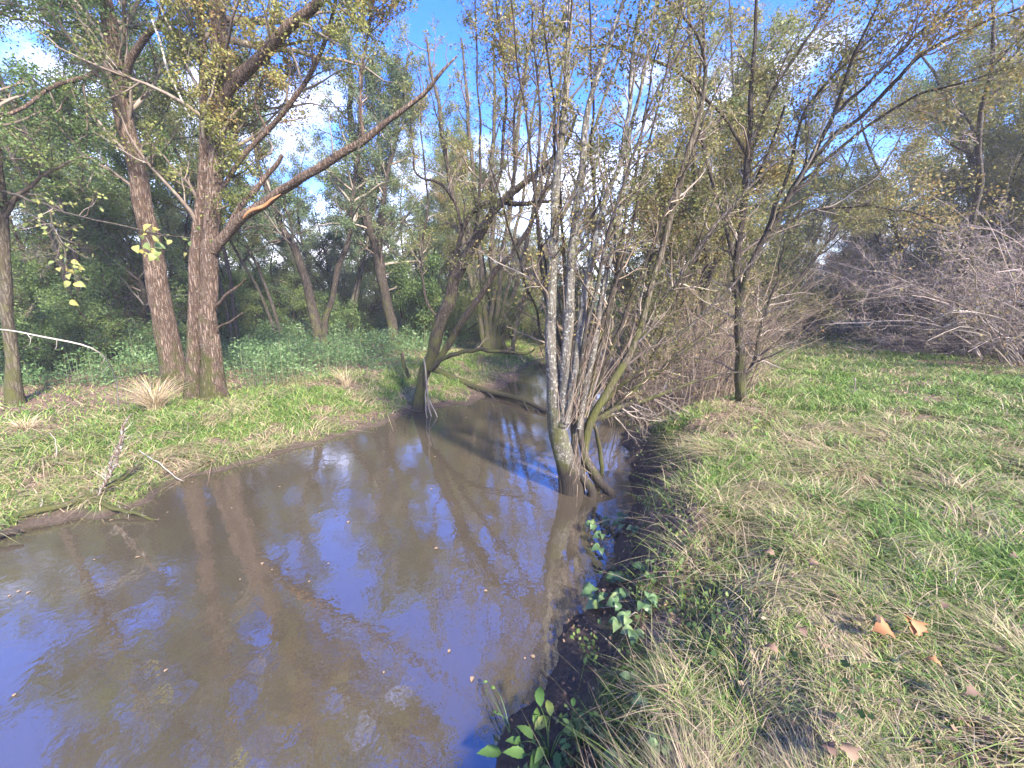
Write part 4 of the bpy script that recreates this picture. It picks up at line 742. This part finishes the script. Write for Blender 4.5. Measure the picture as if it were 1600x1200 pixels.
def grass():
    g = Geo()
    n = 640000; x, y = lay(n, 30, .82, 0)
    z, dl, dr, ins, right = terrain(x, y); lm = litter_mask(x, y, dl, dr, right)
    dens = np.where(right, ss(.28, .55, z + .30 * (fbm(x, y, 3, 77) - .5)), ss(.03, .07, z)) * (1 - .82 * lm) * (~ins)
    k = rng.random(n) < dens; x, y, z, dl, dr, right, lm = (q[k] for q in (x, y, z, dl, dr, right, lm)); n = len(x)
    dist_ = np.hypot(x, y)
    patch = fbm(x, y, .9, 71); fine = fbm(x, y, 4, 72, 2)
    edge = np.where(right, ss(2.6, .8, dr), ss(1.6, .2, dl) * .8)
    strawp = np.clip(.07 + .30 * ss(.50, .68, patch) + .85 * ss(.56, .70, fine) * np.where(right, .35 + .65 * ss(3.4, 1.4, dr), .7) + .12 * edge - .04 * (y > 4) * right, .03, .9)
    strawp = np.where((~right) & (y < 9), strawp * .75 + .08, strawp)
    is_s = rng.random(n) < strawp
    rv = np.where(is_s, .58 + .40 * rng.random(n) ** 1.2, .54 * rng.random(n) + .12 * (patch - .5))
    hgt = np.where(right, .03 + .085 * ss(.25, .75, fbm(x, y, 2.6, 73)) , .045 + .09 * fbm(x, y, 1.3, 74) )
    L_ = hgt * (.35 + 1.3 * rng.random(n)) * np.where(is_s, 1.25, 1.); W_ = .0022 + .0011 * dist_ * (1 + .3 * rng.random(n))
    L_ = L_ * (1 + .02 * dist_)
    mat_ = is_s & (fine > .58) & (~right | (dr < 2.8)); dr_ = np.where(mat_, 12 * fbm(x, y, .8, 78) + .6 * rng.normal(size=n), rng.random(n) * 6.283)
    mat_ &= rng.random(n) < ss(1.0, 3.5, y) * .6 + .4; L_ = np.where(mat_, L_ * (.95 + .35 * ss(1.5, 4, y)), L_)
    blades(x, y, z - .005, L_, W_, np.clip(rv, 0, 1), np.where(mat_, 2.2, np.where(is_s, 1.4, 1.0)), g=g, direc=dr_)
    # long strands, mostly dry, near the camera and over the bank lip
    n = 26000; x, y = lay(n, 9, .75, 0); z, dl, dr, ins, right = terrain(x, y)
    p = np.where(right, .25 + .75 * 1.3 * ss(1.7, .9, dr) * ss(.25, .45, z), .15) * ss(.38, .6, fbm(x, y, 2.2, 75)) * (z > .12) * (.35 + .65 * ss(1.6, 3.2, y)) * (~ins); k = rng.random(n) < p
    x, y, z, dr, right = (q[k] for q in (x, y, z, dr, right)); n = len(x)
    rv = np.where(rng.random(n) < .6, .62 + .25 * rng.random(n), .5 * rng.random(n))
    away = np.pi * .80 + rng.normal(size=n) * 2.4
    blades(x, y, z - .01, (.10 + .18 * rng.random(n)), .0022 + .0007 * np.hypot(x, y), rv, np.full(n, 1.5), seg=4, g=g, direc=away)
    V = np.concatenate(g.V)
    tag(mesh('grass', V, [f for f, _ in g.F], M['grass'], rnd=np.concatenate(g.r), smooth=True), 'short green grass mixed with dry straw on both banks', 'grass', kind='stuff')
grass()
def bank_weeds():
    n = 10000; x, y = lay(n, 8, .8, 0); z, dl, dr, ins, right = terrain(x, y)
    k = (rng.random(n) < right * np.maximum(ss(.06, .2, z) * ss(.66, .5, z) * ss(.36, .55, fbm(x, y, 2.4, 91)), .10 * ss(.55, .7, fbm(x, y, 3.1, 95)) * (z > .6))) & ~ins; x, y, z = x[k], y[k], z[k]; g = Geo()
    P = np.repeat(np.stack([x, y, z + .02], 1), 5, 0) + rng.normal(size=(len(x) * 5, 3)) * np.array([.03, .03, .02]) + np.array([0, 0, .03])
    g.leaves(P, .032, 0, aspect=.7, droop=-.1, flat=.5)
    tag(g.build('bank_weeds', [M['leaf_green']], None), 'small round-leaved green weeds on the bank slope and in the near grass', 'weeds', kind='stuff')
bank_weeds()
def fallen():
    g = Geo(); n = 52000; x, y = lay(n, 24, .8, 0); z, dl, dr, ins, right = terrain(x, y); lm = litter_mask(x, y, dl, dr, right)
    k = (rng.random(n) < np.where(right, .06 + .3 * ss(.6, .4, z), .03) * ss(.35, .7, fbm(x, y, 3, 93)) * 2 + .9 * lm) & ~ins & (z > .05); x, y, z = x[k], y[k], z[k]
    g.leaves(np.stack([x, y, z + .01 + .03 * rng.random(len(x))], 1), np.where(y < 4, .026, .036), 0, aspect=.6, droop=.1, flat=.5)
    tag(g.build('fallen_leaves', [M['dead_leaf']], None), 'small brown fallen leaves scattered over grass and mud', 'leaves', kind='stuff')
fallen()

# ------------------------------------------------------------------ small things
def tussock(name, label, x, y, n, h, spread, seed_heads=True):
    z = float(H(x, y)[0]); base = (x, y, z); g = Geo(); a = rng.random(n) * 6.28; rr = .10 * np.sqrt(rng.random(n))
    blades(x + np.cos(a) * rr, y + np.sin(a) * rr, np.full(n, z - .02), h * (.4 + .7 * rng.random(n)), np.full(n, .009), rng.random(n), np.full(n, spread), seg=4, g=g, direc=a + rng.normal(size=n) * .4)
    o = mesh(name, np.concatenate(g.V), [f for f, _ in g.F], M['straw'], rnd=np.concatenate(g.r), base=base); o.location = base
    return tag(o, label, 'grass tussock')
x, y = tp(236, 7.0); tussock('dry_tussock', 'tall pale dry grass tussock in front of the leaning alder', x, y, 420, .75, .75)
x, y = tp(540, 9.3); tussock('dry_tussock', 'thin dry grass tuft on the left bank, mid-distance, left of the waterside tree', x, y, 90, .6, .7)
x, y = tp(20, 6.0); tussock('dry_tussock', 'low straw tuft at the left edge of the picture', x, y, 160, .3, 1.2)

def branch_thing(name, label, cat, stems, mat, twig=None, sides=10, knob=.12, extra=None, part='stem', wob=.012):
    built = [stem(s_, 24) for s_ in stems]; built = [(wobble(P, wob), r) for P, r in built]; base = built[0][0][0]
    root = empty(name, base, label, cat)
    for n_, (P, r) in enumerate(built):
        g = Geo(); g.tubes(P[None], r[None], sides, knob=knob)
        if twig:
            k, ratio, ang, tm = twig; lo = .2 if n_ == 0 else .35
            A, a = kids(P[None], r[None], k, lo, 1, ratio, ang, .18, .05, 6, rf=.5, rmin=.002); g.tubes(A, a, 4, 1)
            B, b = kids(A, a, 3, .2, 1, .5, .8, .18, 0, 5, rf=.6, rmin=.0014); g.tubes(B, b, 3, 1)
        g.build(part, [mat] + ([twig[3]] if twig else []), root, base)
    return root
branch_thing('fallen_branch', 'dark fallen branch reaching from the left bank across the water to the pale alder', 'branch',
    [[(676, 575, 10.9, 10), (700, 588, 10.6, 12), (730, 601, 10.1, 12), (760, 611, 9.6, 10), (795, 619, 9.0, 8), (825, 629, 8.5, 8), (856, 646, 7.9, 6)],
     [(745, 607, 9.8, 5), (752, 622, 9.4, 4), (748, 634, 9.0, 2)], [(762, 612, 9.6, 5), (775, 628, 9.0, 4), (786, 640, 8.6, 2)], [(818, 628, 8.55, 4), (824, 640, 8.2, 3), (828, 648, 8.0, 2)], [(838, 636, 8.3, 4), (843, 648, 7.9, 3)]],
    M['bark_dark'], (5, .10, .9, M['twig']))
lb = branch_thing('mossy_branch', 'brown mossy fallen branch lying along the waterline at the left edge', 'branch',
    [[(-30, 822, 3.75, 17), (30, 806, 3.85, 15), (90, 792, 4.0, 14), (140, 775, 4.2, 12), (175, 758, 4.4, 10), (210, 732, 4.7, 7), (222, 726, 4.8, 4)],
     [(140, 778, 4.15, 9), (165, 790, 4.05, 9), (195, 800, 4.0, 8), (225, 806, 3.95, 6), (246, 811, 3.9, 3)],
     [(160, 765, 4.25, 4), (190, 752, 4.3, 4), (235, 741, 4.35, 2)]], M['bark_mossy'], (10, .10, 1., M['twig_pale']))
branch_thing('lichen_branch', 'upright stubby branch crusted with white lichen on the left shore', 'branch',
    [[(148, 800, 4.1, 4), (155, 775, 4.25, 5), (168, 748, 4.3, 7), (176, 718, 4.3, 5), (190, 690, 4.35, 6), (194, 662, 4.4, 5), (203, 648, 4.4, 2)],
     [(172, 745, 4.3, 6), (184, 715, 4.3, 6), (192, 680, 4.3, 5)]], bark_mat('white_lichen_bark', (.20, .145, .11), (.30, .24, .19), lichen=.5, fiss=1.5), (26, .16, 1., M['twig_pale']))
branch_thing('bent_twig', 'thin pale lichened twig arching over the far left grass', 'twig',
    [[(-40, 512, 5.2, 3), (20, 516, 5.2, 3), (85, 530, 5.2, 4), (140, 540, 5.3, 3.5), (170, 560, 5.6, 2.5), (183, 590, 6.0, 2), (186, 640, 6.4, 2)]], M['twig_pale'], (6, .08, .8, M['twig_pale']), sides=6)
branch_thing('bare_twig', 'short grey upright twig stuck in the left bank grass', 'twig', [[(86, 742, 4.9, 3), (88, 710, 4.95, 3), (88, 688, 5.0, 2.5), (76, 675, 5.0, 2)]], M['twig_pale'], None, sides=6)
branch_thing('bare_twig', 'thin straight pale twig slanting into the water from the left bank', 'twig', [[(218, 704, 5.35, 2.5), (245, 722, 5.05, 2.5), (265, 737, 4.9, 2), (284, 752, 4.75, 1.6)]], M['twig_pale'], None, sides=6)
branch_thing('cut_log', 'end of a grey weathered log at the left edge of the water', 'log', [[(-60, 850, 3.45, 14), (-20, 840, 3.5, 14), (10, 833, 3.55, 13), (32, 828, 3.6, 9)]], M['bark_root'], None)
branch_thing('dead_stick', 'short dark curved stick standing on the left bank near the waterside tree', 'stick', [[(640, 590, 9.6, 6), (632, 572, 9.6, 6), (628, 552, 9.6, 4)]], M['bark_dark'], None)
branch_thing('dead_stalk', 'single thin dead weed stalk standing on the meadow', 'plant', [[(1327, 645, 6.2, 2.4), (1333, 615, 6.2, 2.2), (1337, 590, 6.2, 2)]], M['twig'], (9, .35, .8, M['twig']), sides=5)
# brush pile
x, y = tp(1440, 11.6); z = float(H(x, y)[0]); bp_ = empty('brush_pile', (x, y, z), 'heap of cut grey twigs at the foot of the thicket', 'brush pile'); g = Geo(); n = 420
c = np.stack([x + rng.normal(size=n) * .75, y + rng.normal(size=n) * .4, z + .05 + .38 * rng.random(n)], 1); d = nrm(rng.normal(size=(n, 3)) * np.array([1, 1, .28])); ln = .3 + .6 * rng.random(n)
P = np.stack([c + d * (ln * (t - .5))[:, None] + rng.normal(size=(n, 3)) * .03 for t in np.linspace(0, 1, 5)], 1); P[:, :, 2] = np.maximum(P[:, :, 2], z + .01); g.tubes(P, np.full((n, 5), .007), 4)
g.build('sticks', [M['twig_purple']], bp_, (x, y, z))
# pale bare branches leaning out of the thicket over the brush pile
branch_thing('bleached_branch', 'bleached silvery branch leaning left out of the thicket above the brush pile', 'branch',
    [[(1640, 470, 10.2, 6), (1580, 472, 10.3, 7), (1530, 478, 10.4, 7), (1500, 500, 10.5, 6), (1465, 515, 10.6, 4)], [(1530, 478, 10.4, 5), (1500, 482, 10.4, 5), (1455, 500, 10.5, 3)], [(1580, 472, 10.3, 4), (1540, 462, 10.3, 3), (1490, 470, 10.4, 2)]],
    twig_mat('bleached_twig', (.30, .29, .29), (.46, .45, .45)), (12, .3, .6, M['twig_purple']), sides=6)
def hit(px, py, h=0., t0=1., t1=12):
    d = ray(px, py); t = np.linspace(t0, t1, 2200); q = np.array([0, 0, CZ]) + d * t[:, None]
    k = np.argmax(q[:, 2] < np.maximum(H(q[:, 0], q[:, 1]), 0) + h); return q[k]
# bramble clumps on the bank slope
def leafy_plant(name, label, cat, cx, cy, Y0, sprays, shape, mat, size, stemmat, three=True, droop=.15):
    sprays = sprays + [(a + rng.normal() * 14, b + rng.normal() * 12, c_) for a, b, c_ in sprays[::2]]
    p0 = hit(cx, cy); root = empty(name, p0, label, cat); g = Geo(); tips = []
    for (px, py, Yc) in sprays:
        q = hit(px, py, .05 + .07 * rng.random()); mid = (p0 + q) / 2 + np.array([0, 0, .05]) + rng.normal(size=3) * .01
        P, r = resample([p0 - [0, 0, .02], mid, q], [.003, .0024, .0015], 8); g.tubes(P[None], r[None], 5); tips.append((q, nrm(q - mid)))
    g.build('stems', [stemmat], root, p0)
    for q, d in tips:
        s0 = size * (.75 + .5 * rng.random()); az = math.atan2(d[1], d[0]) + rng.normal() * .3
        for k in ((-1.15, 0, 1.15) if three else (rng.normal() * .5,)):
            dd_ = np.array([math.cos(az + k), math.sin(az + k), -droop + rng.normal() * .12]); up_ = np.array([rng.normal() * .2, -.35 + rng.normal() * .2, 1.])
            put_leaf('leaf', root, q, dd_, up_, s0 * (1 if k == 0 else .85), mat, p0, shape, rng.random())
    return root
leafy_plant('bramble', 'bramble with large dull green leaves hanging over the dark bank edge', 'plant', 1000, 960, 2.55,
    [(972, 935, 2.75), (1000, 890, 2.85), (1012, 935, 2.6), (945, 935, 2.85), (935, 950, 2.8), (982, 965, 2.6), (960, 905, 2.95), (925, 925, 2.95), (990, 985, 2.45), (1015, 905, 2.75)], jagl, M['leaf_bramble'], .10, M['twig'])
leafy_plant('bramble', 'small bramble sprig hanging against the undercut bank below the pale alder', 'plant', 985, 815, 3.6,
    [(930, 820, 3.85), (952, 815, 3.85), (975, 810, 3.8), (990, 825, 3.6), (940, 835, 3.75)], jagl, M['leaf_bramble'], .10, M['twig'])
leafy_plant('bramble', 'low shaded bramble leaves at the bottom of the bank, centre bottom of the photo', 'plant', 1000, 1130, 1.75,
    [(1030, 1165, 1.6), (1000, 1100, 1.85), (960, 1185, 1.6), (985, 1060, 1.95)], jagl, M['leaf_bramble'], .06, M['twig'])
leafy_plant('nettle_plant', 'bright lime-green leafy plant at the bottom edge by the water', 'plant', 858, 1185, 1.62,
    [(835, 1140, 1.75), (848, 1168, 1.65), (860, 1120, 1.75), (845, 1105, 1.8), (880, 1140, 1.68), (870, 1175, 1.6), (822, 1180, 1.62), (815, 1160, 1.7), (850, 1195, 1.58)], lance, M['leaf_fresh'], .12, M['leaf_fresh'], three=False, droop=-.1)
leafy_plant('nettle_plant', 'upright small-leaved green plant just right of the lime-green one', 'plant', 905, 1170, 1.68,
    [(895, 1105, 1.78), (905, 1120, 1.75), (912, 1135, 1.7), (890, 1130, 1.75), (900, 1150, 1.7), (915, 1155, 1.65), (885, 1155, 1.68)], lance, M['leaf_fresh'], .06, M['leaf_fresh'], three=False, droop=.1)
leafy_plant('weed_sprig', 'thin weed sprig with small leaves leaning over the water at bottom centre', 'plant', 800, 1150, 1.85,
    [(762, 1065, 2.0), (760, 1080, 1.98), (775, 1115, 1.9), (812, 1150, 1.8)], lance, M['leaf_fresh'], .04, M['leaf_bramble'], three=False, droop=.3)
leafy_plant('dock_plant', 'yellow-green weed leaves at the foot of the small right-bank thorn tree', 'plant', 1195, 665, 5.6,
    [(1190, 650, 5.6), (1200, 640, 5.6), (1205, 655, 5.5), (1185, 668, 5.5), (1198, 675, 5.4)], lance, M['leaf_fresh'], .10, M['leaf_fresh'], three=False)
# individual large fallen leaves on the near grass
big = [(1392, 985, .11, 'pale rust oak leaf curled on the near grass, left one of the bright cluster'), (1420, 968, .12, 'bright orange oak leaf on the near grass, top of the bright cluster'), (1428, 992, .11, 'deep orange oak leaf on the near grass, bottom of the bright cluster'),
       (1375, 975, .08, 'small brown oak leaf left of the bright orange cluster'), (1472, 1042, .07, 'small orange leaf alone on the grass below the bright cluster'), (1265, 883, .08, 'pale tan leaf on straw above the near bank'), (1250, 980, .07, 'brown curled leaf on the near straw, left of centre right'),
       (1520, 1075, .07, 'pinkish dry leaf on the grass at the lower right'), (1335, 1190, .08, 'rosy brown leaf at the bottom edge of the grass'), (1215, 1020, .07, 'brown leaf lying in straw near the bank lip'), (1290, 1160, .06, 'narrow tan leaf standing in the bottom grass'), (1480, 945, .06, 'dark brown leaf right of the bright cluster'), (1195, 860, .08, 'blue-green curled leaf in straw above the bank'), (1590, 870, .06, 'tan leaf at the right edge of the grass')]
for i, (px, py, sz, lab) in enumerate(big):
    d = ray(px, py); p = None
    for t in np.linspace(1, 8, 700):
        q = np.array([0, 0, CZ]) + d * t
        if q[2] < H(q[0], q[1])[0] + .10: p = q; break
    a = rng.random() * 6.28
    o = put_leaf('fallen_leaf', None, p, (math.cos(a), math.sin(a), .12), (rng.normal() * .3, -.35 + rng.normal() * .3, 1), sz * .8, M['orange_leaf' if i in (0, 1, 2, 4) else 'dead_leaf'], p, oak, .35 + .5 * rng.random()); o.location = p
    tag(o, lab, 'leaf', 'large fallen leaves on the near grass')
# floating leaves
V, F = leaf_mesh(8, 0, curl=.06)
first = None
for i in range(44):
    px, py = [(610, 655), (625, 668), (690, 652), (700, 635), (728, 652), (555, 668), (300, 753), (262, 800), (215, 870), (410, 880), (30, 923), (15, 930), (45, 925), (832, 1025), (820, 1028), (870, 745), (885, 752), (850, 742), (925, 850), (600, 705), (22, 1085), (905, 770), (930, 815), (940, 775)][i] if i < 24 else (100 + 700 * rng.random(), 680 + 420 * rng.random())
    p = atz(px, py, .006)
    if not inside(np.array([p[0]]), np.array([p[1]]))[0]: continue
    if first is None: o = mesh('floating_leaf', V - V.mean(0), F, M['dead_leaf'], rnd=np.full(len(V), .9)); first = o
    else: o = first.copy(); S.collection.objects.link(o)
    o.location = p; o.rotation_euler = (0, 0, rng.random() * 6.28); s = .018 + .022 * rng.random(); o.scale = (s, s, s)
    tag(o, 'small pale leaf floating on the brown stream', 'leaf', 'leaves floating on the stream')
hz = bpy.data.meshes.new('haze'); X0, X1, Y0, Y1, Z0, Z1 = -230, 230, -70, 270, -3, 24
hz.from_pydata([(a, b, c) for c in (Z0, Z1) for a, b in ((X0, Y0), (X1, Y0), (X1, Y1), (X0, Y1))], [], [(3, 2, 1, 0), (4, 5, 6, 7), (0, 1, 5, 4), (1, 2, 6, 5), (2, 3, 7, 6), (3, 0, 4, 7)])
ho = bpy.data.objects.new('haze', hz); S.collection.objects.link(ho); tag(ho, kind='stuff')
hm_ = bpy.data.materials.new('haze_air'); hm_.use_nodes = True; hn = hm_.node_tree; hn.nodes.clear()
pv = hn.nodes.new('ShaderNodeVolumePrincipled'); pv.inputs['Color'].default_value = (.93, .94, 1, 1); pv.inputs['Density'].default_value = .0020; pv.inputs['Anisotropy'].default_value = 0
oo = hn.nodes.new('ShaderNodeOutputMaterial'); hn.links.new(pv.outputs[0], oo.inputs['Volume']); hz.materials.append(hm_)
print('objects', len(S.objects), 'tris', sum(len(o.data.polygons) for o in S.objects if o.type == 'MESH'))
